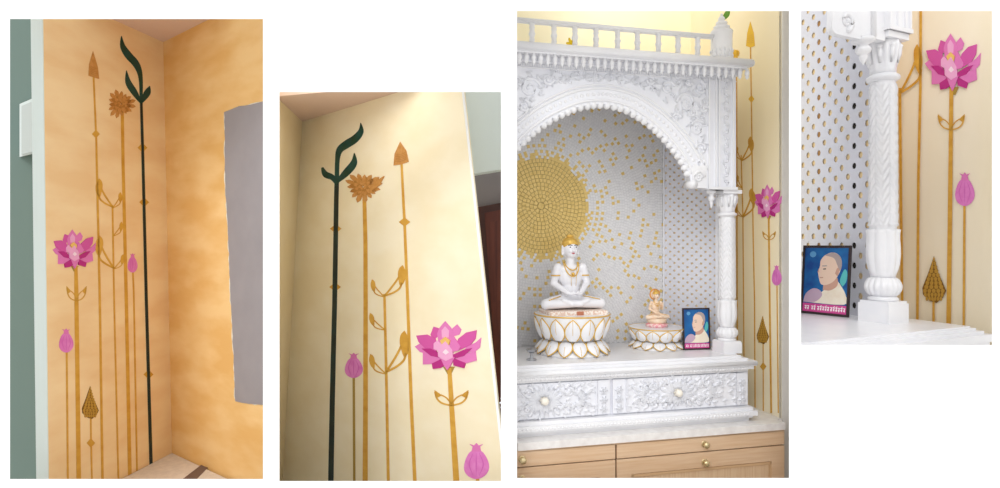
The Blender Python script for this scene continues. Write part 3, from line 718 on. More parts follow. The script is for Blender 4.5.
# interior: back mosaic, lattice side, roof
uC = sx(664, nB)
m = M(); m.box(S, sx(508, nB)-0.02, uC+0.03, nB-0.03, nB-0.002, shelf_top, zc); bk = m.build('back_panel', grout, shr)
dc = S.uz(541, 206, nB); rdisc = S.uz(586, 206, nB)[0]-dc[0]
m = M(); uA = sx(513, nB); zA, zB_ = shelf_top, zc; rng = random.Random(11)
radii = []; r = 0.014
while r < rdisc: radii.append((r, 0.0255, True)); r += 0.0255
r = rdisc+0.008
while r < 1.4: radii.append((r, 0.0185, False)); r += 0.0185
for k, (r, pitch, disc) in enumerate(radii):
    n_t = max(4, int(2*PI*r/pitch)); ph = rng.random()*6
    for i in range(n_t):
        a = 2*PI*i/n_t+ph; cu, cz = dc[0]+r*math.cos(a), dc[1]+r*math.sin(a)
        if not (uA < cu < uC-0.006 and zA+0.006 < cz < zB_-0.03): continue
        far = r-rdisc
        gold = disc or ((k % 2 == 0 and i % 2 == 0 and rng.random() < 0.28+0.6*math.exp(-far/0.13)) or (far < 0.03 and rng.random() < 0.5))
        h = pitch*(0.455 if not gold else 0.44)*(1.25 if gold and not disc else 1); da = h/r*0.98
        f = 0.004 if gold else 0.002
        vs = []
        for e in (0, f):
            for rr, aa in ((r-h, a-da), (r+h, a-da*0.97), (r+h, a+da*0.97), (r-h, a+da)): vs.append(S.pt(dc[0]+rr*math.cos(aa), nB-0.002+e, dc[1]+rr*math.sin(aa)))
        m.add(vs, [(4, 5, 6, 7), (0, 1, 5, 4), (1, 2, 6, 5), (2, 3, 7, 6), (3, 0, 4, 7)], 1 if gold else 0)
m.build('mosaic_tiles', [tile_w, tile_g], shr)
m = M(); pts = [S.pt(max(uA, dc[0]+rdisc*math.cos(a*PI/24)), nB-0.0015, dc[1]+rdisc*math.sin(a*PI/24)) for a in range(48)]; m.prism(pts, S.N*0.001); m.build('mosaic_disc_bed', grout_g, shr)
LA, LB = S.pt(uC, nB, 0), S.pt(sx(717.5, -0.3), -0.3, 0)
LF = Line(); dd_ = (LB-LA); LL = dd_.length; dd_.normalize(); LU = Vector((dd_.y, -dd_.x, 0))
LF.pt = lambda u, n, z: LA+LU*u+dd_*n+Vector((0, 0, z))
m = lattice(LF, 0, 0, LL, shelf_top, zc-0.02, 0.030, 0.050, 0.005); m.build('lattice_side', jali_m, shr)
m = M(); m.box(LF, -0.012, -0.004, 0, LL, shelf_top, zc-0.02); m.build('lit_wall_stand_in', mat('lit_wall_stand_in', (250, 222, 170), 0.8), shr)  # added bright sheet, stands in for the lit yellow wall behind the holes
m = M(); m.box(LF, -0.004, 0.016, LL-0.008, LL+0.012, shelf_top, zc); m.box(LF, -0.004, 0.014, 0, 0.008, shelf_top, zc)
m.build('side_stile', marble_d, shr)
# shelf, marble drawers and base of the shrine
def zz_(py, n): return sz(517, py, n)
uS = sx(741, 0.0)
m = M()
steps = [(0.0, 366, 368.5, 741), (0.02, 368.5, 371, 748), (0.045, 371, 376, 757), (0.03, 376, 380, 754), (0.01, 380, 383, 748)]
for n_, y0, y1, px in steps: m.box(S, uL, sx(px, n_), nB, n_, sz(517, y1+0.0, 0.0)-0.0008, sz(517, y0, 0.0))
zc0, zc1 = sz(517, 378, 0), sz(517, 371, 0)
m.tube([S.pt(uL, 0.04, (zc0+zc1)/2+0.006), S.pt(sx(757, 0.045), 0.04, (zc0+zc1)/2+0.006)], 0.0135, 10)
m.build('shelf', marble, shr)
m = M(); u = uL
while u < sx(750, 0.03): m.ell(S.pt(u, 0.028, sz(517, 379, 0)), S.U*0.008, S.N*0.007, Vector((0, 0, 0.008)), 8, 6); u += 0.021
m.build('beading', marble, shr)
zd1, zd0 = sz(517, 384, 0), sz(517, 421, 0)
m = M(); uD = sx(748, -0.01)
m.box(S, uL, uD, nB, -0.012, zd0-0.004, zd1+0.002); m.build('drawer_box', marble_d, shr)
for (pa_, pb_, pk_, lab) in ((500, 609.6, 543.5, 0), (612.6, 747, 676.6, 1)):
    u0, u1 = sx(pa_, 0), sx(pb_, 0); uk = sx(pk_, 0); zk = (zd0+zd1)/2+0.004
    m = M(); m.box(S, max(u0, uL), u1, -0.012, 0.004, zd0+0.006, zd1-0.004); dw = m.build('drawer', marble_d, shr)
    m = M()
    hz = (zd1-zd0)/2
    for sg in (-1, 1):
        for k in range(6):
            a = sg*0 + (0 if sg > 0 else PI) + (k-2.5)*0.5; carved_leaf(m, S, 0.004, uk+sg*0.03, zk, a, 0.075, 0.032, 0.010)
        for k, du in enumerate((0.09, 0.15, 0.21)):
            if k >= 1 and lab == 0 and sg < 0: continue
            for sv in (-1, 1):
                carved_leaf(m, S, 0.004, uk+sg*(du-0.025), zk+sv*0.03, PI/2*sv+sg*sv*0.9, 0.05, 0.024, 0.008)
                scroll(m, S, 0.004, uk+sg*du, zk+sv*0.045, 0.034, PI/2*sv, 1.2, sg*sv, 0.0075)
                carved_leaf(m, S, 0.004, uk+sg*(du+0.03), zk+sv*0.02, (0.6*sv if sg > 0 else PI-0.6*sv), 0.05, 0.026, 0.009)
        for k in range(5): carved_leaf(m, S, 0.004, uk+sg*0.20, zk, (0 if sg > 0 else PI)+(k-2)*0.55, 0.05, 0.026, 0.009)
    for sv in (-1, 1):
        for k in range(5): carved_leaf(m, S, 0.004, uk, zk+sv*0.02, sv*PI/2+(k-2)*0.45, 0.06, 0.026, 0.009)
    rg = random.Random(8+lab); pts_ = []; a_, b_ = max(u0, uL)+(0.10 if lab else 0.01), u1-0.10
    for t_ in range(500):
        x, z_ = rg.uniform(a_, b_), rg.uniform(zd0+0.022, zd1-0.02)
        if abs(x-uk) < 0.09 and abs(z_-zk) < 0.05: continue
        if any(math.dist((x, z_), q_) < 0.036 for q_ in pts_): continue
        pts_.append((x, z_)); an = math.atan2(z_-zk, (x-uk))
        for da in (-0.5, 0.5): carved_leaf(m, S, 0.004, x, z_, an+da, 0.034, 0.018, 0.006)
    # side strips with triangles
    for a in (u1-0.085, u1-0.075): m.box(S, a, a+0.005, 0.004, 0.010, zd0+0.006, zd1-0.004)
    for j in range(3):
        rosette(m, S, 0.004, u1-0.038, zd0+0.035+j*0.052, 0.024, 6, 0.008)
    if lab:
        for a in (u0+0.075, u0+0.085): m.box(S, a, a+0.005, 0.004, 0.010, zd0+0.006, zd1-0.004)
        for j in range(3): rosette(m, S, 0.004, u0+0.036, zd0+0.035+j*0.052, 0.024, 6, 0.008)
    m.build('carving', marble_d, dw)
    m = M(); rosette(m, S, 0.010, uk, zk, 0.026, 8, 0.008); m.ell(S.pt(uk, 0.03, zk), S.U*0.022, S.N*0.018, Vector((0, 0, 0.022))); m.tube([S.pt(uk, 0, zk), S.pt(uk, 0.025, zk)], 0.01)
    m.build('knob', mat('ivory_knob', (244, 238, 226), 0.3), dw)
m = M()
for n_, y0, y1, px in ((0.03, 421.5, 425, 753), (0.05, 425, 430, 758), (0.03, 430, 433, 753), (0.01, 433, 437, 749)): m.box(S, uL, sx(px, n_), nB, n_, sz(517, y1, 0.0)-0.0008, sz(517, y0, 0.0))
u = uL
while u < sx(748, 0.03): m.ell(S.pt(u, 0.05, sz(517, 428, 0)), S.U*0.009, S.N*0.005, Vector((0, 0, 0.008)), 8, 6); u += 0.022
m.build('plinth', marble, shr)
# worktop
zct = sz(517, 437, 0.0)-0.001
uW = sx(785.5, 0.10)
wk = M(); wk.box(S, uL, us-0.001, nback+0.001, 0.02, zct-0.04, zct); wk.box(S, uL, uW, 0.02, 0.10, zct-0.04, zct)
o = wk.build('worktop', stone_m); tag(o, 'pale veined stone worktop between the marble shrine and the oak cabinet', 'worktop')
# oak cabinet
nc = 0.085; zcb = zct-0.041
cab = thing('cabinet', S.pt(sx(650, 0), -0.1, 0), 'light oak cabinet with drawers and panelled doors under the marble shrine', 'cabinet')
uCb = sx(784.5, nc)
m = M(); m.box(S, uL, us-0.002, nback+0.002, 0.015, 0.0, zcb); m.box(S, uL, uCb, 0.015, nc-0.018, 0.0, zcb); m.box(S, uL, uCb, nc-0.018, nc, zcb-0.012, zcb)
m.build('carcass', wood, cab)
m = M(); m.box(S, uL, uCb-0.002, nc-0.0175, nc-0.0165, 0.1, zcb-0.011); m.build('shadow_gap', wood_e, cab)
zg1 = sz(517, 451.5, nc); zg2 = sz(517, 468, nc)
for (pa_, pb_, kp) in ((500, 615.4, 523), (617, 784.5, 706.5)):
    u0, u1 = max(sx(pa_, nc), uL), sx(pb_, nc); uk = sx(kp, nc+0.02)
    m = M(); m.box(S, u0, u1-0.001, nc-0.016, nc, zg2+0.004, zg1-0.002); dw = m.build('drawer', wood, cab)
    m = M(); zk = (zg1+zg2)/2+0.0
    m.tube([S.pt(uk, nc-0.002, zk), S.pt(uk, nc+0.018, zk)], 0.006); m.ell(S.pt(uk, nc+0.024, zk), S.U*0.019, S.N*0.013, Vector((0, 0, 0.019)))
    m.lathe(S, uk, nc+0.0, [(0.0, zk)], 6) if False else None
    m.ell(S.pt(uk, nc+0.001, zk), S.U*0.02, S.N*0.004, Vector((0, 0, 0.02))); m.build('knob', brass, dw)
    zd = 0.12
    m = M(); fw = 0.085
    m.box(S, u0, u1-0.001, nc-0.016, nc-0.006, zd, zg2-0.003, 1)
    m.box(S, u0, u1-0.001, nc-0.006, nc, zg2-0.003-fw, zg2-0.003); m.box(S, u0, u1-0.001, nc-0.006, nc, zd, zd+fw)
    m.box(S, u0, u0+fw, nc-0.006, nc, zd+fw, zg2-0.003-fw); m.box(S, u1-0.001-fw, u1-0.001, nc-0.006, nc, zd+fw, zg2-0.003-fw)
    dd = m.build('door', [wood, wood_v], cab)
    m = M(); a, b = u0+fw, u1-0.001-fw; zt_ = zg2-0.003-fw
    for (x0, x1, y0, y1) in ((a, b, zt_-0.02, zt_-0.005), (a, a+0.015, zd+fw, zt_), (b-0.015, b, zd+fw, zt_)): m.box(S, x0, x1, nc-0.006, nc-0.001, y0, y1)
    m.build('panel_moulding', mat('oak_moulding', (214, 178, 138), 0.5), dd)
    m = M(); zk = zg2-0.06
    m.tube([S.pt(uk, nc-0.002, zk), S.pt(uk, nc+0.018, zk)], 0.006); m.ell(S.pt(uk, nc+0.024, zk), S.U*0.019, S.N*0.013, Vector((0, 0, 0.019))); m.ell(S.pt(uk, nc+0.001, zk), S.U*0.02, S.N*0.004, Vector((0, 0, 0.02)))
    m.build('knob', brass, dd)

# painted flowers on the wall right of the shrine
R = wt('painted_chrysanthemum', SW, 736, 413, 'gold bloom showing just above the cornice end, right of the shrine turret')
stem(R, SW, [(736.5, 55), (737, 200), (737.5, 413)], 1.1, gold_p); chrys(R, SW, 736, 54, 3.6, 5, 0.2, gold_b, gold_p)
R = wt('painted_spear_bud', SW, 755, 413, 'bright gold spear bud high on the wall right of the shrine cornice')
arrow_head(R, SW, [(750.4, 21.5), (753.8, 33), (755, 46), (750.6, 47.5), (746.2, 46), (747.4, 33)], gold_b)
stem(R, SW, [(750.6, 46), (751.4, 99), (753.3, 240), (754.6, 300), (755.2, 413)], 1.1, gold_p); diamond(R, SW, 751.4, 99, 3, 4, gold_b)
R = wt('painted_vine', SW, 744, 413, 'gold vine climbing the wall close behind the shrine column, middle opening')
stem(R, SW, [(741.2, 155), (743, 217), (743.6, 300), (744.5, 413)], 1.0)
for j, t_ in (((741.3, 161), (749.8, 136)), ((741.2, 160), (737.5, 146)), ((742, 188), (738, 175)), ((743, 217), (750.4, 188)), ((743, 217), (735.3, 204))): vine_leaf(R, SW, *j, *t_, 1.3)
R = wt('painted_lotus', SW, 771, 413, 'pink lotus on a gold stem on the narrow wall right of the shrine column')
stem(R, SW, [(768.8, 216), (769.6, 290), (771.3, 413)], 1.7); small_leaf_pair(R, SW, 769.2, 240, 6.6, 9); lotus(R, SW, 755, 184.5, 782, 218)
R = wt('painted_bud', SW, 778, 413, 'small pink bud under the lotus right of the shrine column')
stem(R, SW, [(777, 281), (778.4, 413)], 1.0); bud(R, SW, 776.8, 277, 9.5, 17)
R = wt('painted_cone_bud', SW, 764, 413, 'scaly gold cone bud on the wall level with the shrine shelf, middle opening')
stem(R, SW, [(763.2, 341), (763.4, 413)], 1.0); diamond(R, SW, 763.2, 366.5, 3.2, 4.4); cone(R, SW, 762.8, 316, 344, 6.2)
# things on top of the shrine
R = thing('yellow_flower', S.P(566, 39.5, -0.1), 'small yellow flower lying behind the shrine railing', 'flower')
R.location.z = zt+0.014; R['_o'] = tuple(R.location)
m = M(); o_ = Vector(R['_o'])
m.tube([o_, o_+S.U*0.02+Vector((0, 0, 0.03))], 0.003); m.build('stalk', mat('dark_stalk', (90, 90, 40), 0.6), R)
for i in range(6):
    m = M(); c = o_+S.U*0.03+Vector((0, 0, 0.045)); a = i*PI/3; d = S.U*math.cos(a)*0.9+Vector((0, 0, math.sin(a)))+S.N*0.3
    m.ell(c+d*0.018, d.normalized()*0.02, d.cross(S.N).normalized()*0.009, S.N*0.003, 8, 6); m.build('petal', flower_y, R)
R = thing('leafy_sprig', S.pt(u_post+0.07, -0.2, zt+0.014), 'green leaf sprig standing behind the shrine corner turret', 'plant')
o_ = Vector(R['_o']); m = M(); tp = S.P(722.5, 21, -0.2); m.tube([o_, o_.lerp(tp, 0.5)+S.U*0.01, tp], 0.003); m.build('stalk', leaf_m, R)
for (x0, y0, x1, y1, w_) in ((722.3, 20.5, 729.5, 9.5, 0.018), (723, 19, 727, 14, 0.012)):
    m = M(); a, b = S.P(x0, y0, -0.2), S.P(x1, y1, -0.2); d = (b-a); s_v = d.cross(S.N).normalized()
    L_, R_ = [], []
    for k in range(9):
        t = k/8; w = w_*math.sin(PI*min(1, t*0.94+0.03))**0.8; c = a+d*t+S.N*0.008*math.sin(PI*t)
        L_.append(c+s_v*w); R_.append(c-s_v*w)
    m.strip(L_, R_, S.N*0.002); m.build('leaf', leaf_m, R)

# ================================================================== pedestals, idols, pictures (shared builders)
def pedestal(root, fr, u, n, z, R, H, k=14, two=True):
    """lotus pedestal: drum, upward petals above a waist, downward petals below, gilt outlines"""
    m = M()
    m.lathe(fr, u, n, [(R*0.9, z), (R*0.9, z+H*0.05), (R*0.7, z+H*0.2), (R*0.66, z+H*0.36), (R*0.72, z+H*0.42), (R*0.9, z+H*0.7), (R*0.97, z+H*0.94), (R*0.97, z+H)], 40); m.build('drum', marble, root)
    def petal(a, z0, z1, r0, r1, w, up):
        mm = M(); cols = 7; rows = 8; vs = []
        cw = [0.55, 0.85, 1.0, 1.0, 0.92, 0.72, 0.42, 0.02] if up else [0.75, 0.95, 1.0, 0.98, 0.88, 0.68, 0.4, 0.02]
        for i in range(rows):
            t = i/(rows-1); zz = z0+(z1-z0)*t; rr = r0+(r1-r0)*t
            for j in range(cols):
                s = j/(cols-1)*2-1; da = s*w*cw[i]
                q = rr+R*0.075*(1-s*s)*math.sin(PI*min(1, t*0.8+0.15))
                vs.append(fr.pt(u+q*math.cos(a+da), n+q*math.sin(a+da), zz))
        mm.add(vs, [(i*cols+j, i*cols+j+1, (i+1)*cols+j+1, (i+1)*cols+j) for i in range(rows-1) for j in range(cols-1)], 0, True)
        edge = [vs[i*cols] for i in range(rows)] + [vs[i*cols+cols-1] for i in range(rows-2, -1, -1)]
        mm.tube(edge, R*0.017, 6, 1); mm.tube([vs[i*cols+3] for i in range(2, rows)], R*0.006, 5, 1)
        mm.build('petal', [marble, gilt], root)
    for i in range(k):
        a = 2*PI*i/k+0.1
        petal(a, z+H*0.40, z+H*0.93, R*0.8, R*0.98, PI/k*0.98, True)
        if two: petal(a+PI/k, z+H*0.36, z+H*0.03, R*0.72, R*0.97, PI/k*0.98, False)
    m = M(); ring = lambda r, zz: [fr.pt(u+r*math.cos(2*PI*i/48), n+r*math.sin(2*PI*i/48), zz) for i in range(48)]
    m.tube(ring(R*0.975, z+H*0.985), R*0.02, 6, closed=True); m.build('gilt_rim', gilt, root)

def xf(fr, u, n, z, s, yaw=0.0):
    c, d = math.cos(yaw), math.sin(yaw)
    return lambda x, y, h: fr.pt(u+(x*c-y*d)*s, n+(x*d+y*c)*s, z+h*s)
def seated(root, G, s, skin, style):
    """cross-legged figure; local x right, y towards its front, z up, height 1"""
    m = M()
    def cp(a, b, r0, r1): m.cap(G(*a), G(*b), r0*s, r1*s)
    def el(c, rx, ry, rz):
        o = G(*c); m.ell(o, G(c[0]+rx, c[1], c[2])-o, G(c[0], c[1]+ry, c[2])-o, G(c[0], c[1], c[2]+rz)-o)
    el((0, -0.02, 0.10), 0.19, 0.14, 0.10); el((0, 0, 0.24), 0.125, 0.09, 0.16); el((0, 0.0, 0.40), 0.155, 0.098, 0.15); el((0, 0, 0.50), 0.17, 0.085, 0.075)
    cp((0, 0, 0.55), (0, 0.01, 0.66), 0.055, 0.052)
    el((0, 0.015, 0.775), 0.098, 0.105, 0.125); el((0, 0.04, 0.715), 0.072, 0.075, 0.07)       # skull, jaw
    cp((0, 0.118, 0.785), (0, 0.137, 0.748), 0.012, 0.019)                                        # nose
    for sg in (-1, 1):
        cp((sg*0.1, 0.0, 0.80), (sg*0.105, 0.0, 0.70), 0.02, 0.017)                              # long ears
        el((sg*0.035, 0.105, 0.74), 0.024, 0.02, 0.026)
        cp((sg*0.165, 0, 0.53), (sg*0.225, -0.005, 0.33), 0.058, 0.044)                          # upper arms
        if style == 1 and sg > 0: cp((0.225, 0, 0.33), (0.17, 0.14, 0.45), 0.042, 0.03); el((0.16, 0.15, 0.49), 0.032, 0.018, 0.042)
        else: cp((sg*0.225, -0.005, 0.33), (sg*0.085, 0.16, 0.215), 0.043, 0.03)
        cp((sg*0.11, 0.0, 0.10), (sg*0.36, 0.12, 0.075), 0.095, 0.07)                            # thighs
        cp((sg*0.36, 0.12, 0.075), (-sg*0.06, 0.23, 0.085), 0.066, 0.04)                         # shins
        cp((-sg*0.06, 0.23, 0.09), (-sg*0.16, 0.21, 0.125), 0.034, 0.026)                        # feet
        if not (style == 1 and sg > 0):
            el((sg*0.045, 0.185, 0.205), 0.05, 0.034, 0.018)                                      # palms in the lap
            for f in range(4): cp((sg*0.03, 0.165+f*0.018, 0.212), (-sg*(0.035+0.008*(1.5-abs(f-1.5))), 0.17+f*0.017, 0.222), 0.0095, 0.008)
            cp((sg*0.06, 0.175, 0.215), (sg*0.03, 0.205, 0.245), 0.011, 0.009)
        else:
            for f in range(4): cp((0.14+f*0.013, 0.155, 0.52), (0.138+f*0.014, 0.16, 0.56), 0.008, 0.006)
            cp((0.135, 0.15, 0.49), (0.118, 0.155, 0.52), 0.009, 0.007)
    b = m.build('body', skin, root)
    md = b.modifiers.new('r', 'REMESH'); md.mode = 'VOXEL'; md.voxel_size = 0.0095*s; md.use_smooth_shade = True
    sm = b.modifiers.new('s', 'SMOOTH'); sm.iterations = 3; sm.factor = 0.5
    # hair cap
    m = M(); o = G(0, -0.002, 0.825); m.ell(o, G(0.108, -0.002, 0.825)-o, G(0, 0.108, 0.825)-o, G(0, -0.002, 0.925)-o, 24, 12)
    for i in range(7):
        a = PI*(i/6)-0.0; p = G(0.095*math.cos(a), 0.095*math.sin(a), 0.845); m.ball(p, 0.014*s, seg=8, rings=6)
    o = G(0, -0.01, 0.93); m.ell(o, G(0.05, -0.01, 0.93)-o, G(0, 0.035, 0.93)-o, G(0, -0.01, 0.955)-o, 14, 8)
    m.build('hair', gilt, root)
    dark = mat('ink', (30, 26, 30), 0.5); lip = mat('lip_red', (196, 60, 70), 0.5); eyew = mat('eye_white', (250, 250, 250), 0.3)
    for sg in (-1, 1):
        m = M(); o = G(sg*0.04, 0.107, 0.79); m.ell(o, (G(sg*0.04+0.021, 0.105-0.0, 0.79)-o), G(sg*0.04, 0.115, 0.79)-o, G(sg*0.04, 0.107, 0.799)-o, 12, 8); e = m.build('eye', eyew, root)
        m = M(); o = G(sg*0.04, 0.113, 0.79); m.ball(o, 0.0085*s, seg=10, rings=6); m.build('pupil', dark, e)
        m = M(); m.tube([G(sg*0.014, 0.118, 0.812), G(sg*0.04, 0.112, 0.82), G(sg*0.064, 0.095, 0.813)], 0.004*s, 6); m.build('eyebrow', dark, root)
    m = M(); m.tube([G(-0.022, 0.113, 0.715), G(0, 0.122, 0.711), G(0.022, 0.113, 0.715)], [0.004*s, 0.008*s, 0.004*s], 6); m.build('mouth', lip, root)
    m = M()
    for (rx, ry, zt_, zb_) in ((0.085, 0.09, 0.6, 0.50), (0.10, 0.105, 0.6, 0.42)):
        pts = []
        for i in range(21):
            a = PI+PI*i/20; pts.append(G(rx*math.cos(a), 0.02-(ry-0.012)*math.sin(a), zt_+(zb_-zt_)*(-math.sin(a))))
        m.tube(pts, 0.008*s, 6)
    m.ball(G(0, 0.108, 0.45), 0.022*s); m.build('necklace', gilt, root)
    for sg in (-1, 1):
        m = M(); c = G(sg*0.195, -0.003, 0.43); m.tube([c+(G(0.056*math.cos(a*PI/8), 0.056*math.sin(a*PI/8), 0)-G(0, 0, 0)) for a in range(16)], 0.009*s, 6, closed=True); m.build('armlet', gilt, root)
    m = M()
    for sg in (-1, 1):
        m.tube([G(sg*0.135, 0.05, 0.17), G(sg*0.2, 0.12, 0.165), G(sg*0.34, 0.17, 0.13)], 0.006*s, 6); m.tube([G(0.04*sg, 0.135, 0.53), G(0.03*sg, 0.125, 0.3)], 0.003*s, 5)
    m.build('gilt_trim', gilt, root)

def portrait(root, P, w, h, N, th):
    """framed photograph; P(a, b, lift): a 0..1 across, b 0..1 upwards, lift metres towards the viewer"""
    fr_m = mat('black_frame', (52, 40, 42), 0.4); e = 0.045; f = 0.035
    m = M(); m.prism([P(0, 0, 0), P(1, 0, 0), P(1, 1, 0), P(0, 1, 0)], -N*th); m.build('backing_board', fr_m, root)
    m = M()
    for a0, b0, a1, b1 in ((0, 0, 1, f), (0, 1-f, 1, 1), (0, f, e, 1-f), (1-e, f, 1, 1-f)): m.prism([P(a0, b0, 0), P(a1, b0, 0), P(a1, b1, 0), P(a0, b1, 0)], N*0.006)
    m.build('frame', fr_m, root)
    def pp(pts, lift, name, mm, sm=True):
        q = [tuple(p) for p in smooth_pts(pts+[pts[0]], 4)[:-1]] if sm else pts
        m = M(); m.prism([P(a, b, lift) for a, b in q], N*0.0004); return m.build(name, mm, root)
    blue = mat('photo_blue', (24, 112, 176), 0.5, col2=(14, 70, 140), scale=9, contrast=(0.3, 0.7))
    skin = mat('photo_skin', (238, 208, 186), 0.5); skd = mat('photo_skin_shade_print', (206, 160, 140), 0.5); robe = mat('photo_robe', (246, 238, 220), 0.5, col2=(236, 220, 196), scale=14)
    hairm = mat('photo_grey_hair', (176, 160, 158), 0.5)
    pp([(e, f), (1-e, f), (1-e, 1-f), (e, 1-f)], 0.0006, 'photo_print', blue, False)
    L = 0.0012; d = 0.0005
    pp([(0.86, 0.42), (0.93, 0.5), (0.94, 0.62), (0.88, 0.66), (0.80, 0.5)], L, 'photo_detail', mat('photo_teal', (90, 190, 190), 0.5)).name
    pp([(0.06, 0.17), (0.9, 0.17), (0.93, 0.30), (0.84, 0.42), (0.74, 0.5), (0.64, 0.47), (0.5, 0.37), (0.36, 0.28), (0.2, 0.22)], L+d, 'photo_robe', robe)
    pp([(0.05, 0.17), (0.1, 0.29), (0.24, 0.37), (0.38, 0.36), (0.45, 0.28), (0.3, 0.18)], L+2*d, 'photo_arm', mat('photo_arm_lilac', (196, 170, 190), 0.5))
    pp([(0.46, 0.36), (0.5, 0.5), (0.72, 0.56), (0.76, 0.44), (0.62, 0.36)], L+2*d, 'photo_neck', skd)
    pp([(0.34, 0.62), (0.4, 0.46), (0.5, 0.43), (0.66, 0.48), (0.78, 0.6), (0.83, 0.74), (0.78, 0.85), (0.64, 0.9), (0.48, 0.86), (0.39, 0.78), (0.38, 0.7)], L+3*d, 'photo_head', skin)
    pp([(0.64, 0.9), (0.78, 0.85), (0.83, 0.74), (0.79, 0.64), (0.74, 0.72), (0.66, 0.82), (0.48, 0.86)], L+4*d, 'photo_hair', hairm)
    pp([(0.7, 0.6), (0.74, 0.68), (0.78, 0.66), (0.76, 0.57)], L+5*d, 'photo_ear', skd)
    pp([(0.43, 0.695), (0.53, 0.7), (0.52, 0.715), (0.43, 0.71)], L+5*d, 'photo_brow', hairm, False)
    pp([(0.38, 0.54), (0.46, 0.545), (0.46, 0.53), (0.39, 0.525)], L+5*d, 'photo_mouth', skd, False)
    pp([(0.45, 0.665), (0.51, 0.67), (0.51, 0.655), (0.45, 0.652)], L+5*d, 'photo_eye', mat('ink', (30, 26, 30), 0.5), False)
    pp([(0.36, 0.66), (0.335, 0.615), (0.37, 0.605)], L+5*d, 'photo_nose', skd, False)
    cx_, cy_ = 0.22, 0.87
    pp([(cx_+0.07*math.cos(i*PI/6), cy_+0.045*math.sin(i*PI/6)) for i in range(12)], L+d, 'photo_emblem', mat('photo_pale_blue', (96, 160, 206), 0.5), False)
    pp([(e, f), (1-e, f), (1-e, 0.155), (e, 0.155)], L+6*d, 'caption_band', mat('photo_pink', (214, 76, 150), 0.5), False)
    # small white strokes of an Indic script: a bar with hanging strokes
    m = M(); wt_ = mat('photo_white', (255, 250, 252), 0.5)
    def st(a0, b0, a1, b1, k=0.012):
        v = Vector((a1-a0, (b1-b0)*h/w)).normalized(); nx, ny = -v.y*k, v.x*k*w/h
        m.prism([P(a0-nx, b0-ny, L+7*d), P(a1-nx, b1-ny, L+7*d), P(a1+nx, b1+ny, L+7*d), P(a0+nx, b0+ny, L+7*d)], N*0.0004)
    rng = random.Random(21)
    for (a, b) in ((0.09, 0.17), (0.23, 0.33), (0.36, 0.6), (0.63, 0.93)):
        x = a
        while x < b-0.02:
            st(x, 0.115, x+0.045, 0.115, 0.008); st(x+0.03, 0.115, x+0.03, 0.065, 0.008)
            st(x+0.03, 0.09, x+0.008, 0.095-rng.random()*0.02, 0.007); st(x+0.008, 0.09, x+0.022, 0.06+rng.random()*0.012, 0.007)
            if rng.random() < 0.5: st(x+0.02, 0.12, x+0.04, 0.138, 0.006)
            x += 0.052
    m.build('lettering', wt_, root)

# ---- on the shrine shelf, opening 3
def shelf_spot(px, py): return S.un(px, py, shelf_top)
u1_, n1_ = shelf_spot(571.5, 352)
Yp = S.pt(u1_, n1_, 0).y
rad1 = 39.0/FOC*Yp*0.985
pd = thing('lotus_pedestal', S.pt(u1_, n1_, shelf_top), 'large white lotus pedestal with gilt petal edges under the seated white idol', 'pedestal')
Hp = (354-313.5)/FOC*Yp*0.97
if n1_-rad1 < nB+0.02: n1_ = nB+0.02+rad1
pedestal(pd, S, u1_, n1_, shelf_top, rad1, Hp, 14)
sk = mat('polished_white_marble', (240, 240, 246), 0.22, spec=0.6)
idol = thing('idol', S.pt(u1_, n1_, shelf_top+Hp), 'white marble idol with gold cap seated cross-legged on the large lotus pedestal', 'statue')
zi = shelf_top+Hp
m = M(); wS = rad1*0.76
m.box(S, u1_-wS, u1_+wS, n1_-wS*0.55, n1_+wS*0.72, zi, zi+0.024); m.build('seat_slab', mat('patterned_seat', (228, 196, 176), 0.5, col2=(246, 236, 226), scale=90, contrast=(0.45, 0.55)), idol)
m = M(); m.box(S, u1_-0.015, u1_+0.025, n1_+wS*0.72, n1_+wS*0.72+0.006, zi-0.002, zi+0.022); m.build('emblem', mat('terracotta', (190, 120, 90), 0.6), idol)
hI = (307-240)/FOC*Yp*1.13
G1 = xf(S, u1_+0.0, n1_-0.03, zi+0.022, hI/0.965, 0.0)
seated(idol, G1, hI/0.965, sk, 0)
u2_, n2_ = shelf_spot(649.5, 344.5)
Y2 = S.pt(u2_, n2_, 0).y; r2 = 28.0/FOC*Y2*0.985; H2 = (346.5-330)/FOC*Y2*1.2
if n2_-r2 < nB+0.02: n2_ = nB+0.02+r2
pd = thing('lotus_pedestal', S.pt(u2_, n2_, shelf_top), 'small white and gold lotus pedestal under the little haloed idol, beside the framed photo', 'pedestal')
pedestal(pd, S, u2_, n2_, shelf_top, r2, H2, 12)
id2 = thing('idol', S.pt(u2_, n2_, shelf_top+H2), 'small cream and gold idol with a round halo on the small lotus pedestal', 'statue')
z2 = shelf_top+H2; cream = mat('cream_stone', (246, 226, 204), 0.4, col2=(240, 206, 176), scale=40)
m = M(); rr = 0.07
m.lathe(S, u2_, n2_, [(rr*0.9, z2), (rr, z2+0.008), (rr*0.95, z2+0.02), (rr*0.7, z2+0.026)], 28); m.build('pink_cushion', mat('rose_cushion', (236, 160, 170), 0.6, col2=(250, 220, 215), scale=70, contrast=(0.45, 0.55)), id2)
m = M(); m.lathe(S, u2_, n2_, [(rr*0.72, z2+0.024), (rr*0.9, z2+0.034), (rr*0.86, z2+0.052), (rr*0.6, z2+0.056)], 28, fun=lambda th, i, z: 1+0.05*math.cos(th*12)); m.build('seat', cream, id2)
h2 = (313-290)/FOC*Y2/0.62
h2 = 0.195
G2 = xf(S, u2_, n2_-0.01, z2+0.05, h2, 0.0); seated(id2, G2, h2, cream, 1)
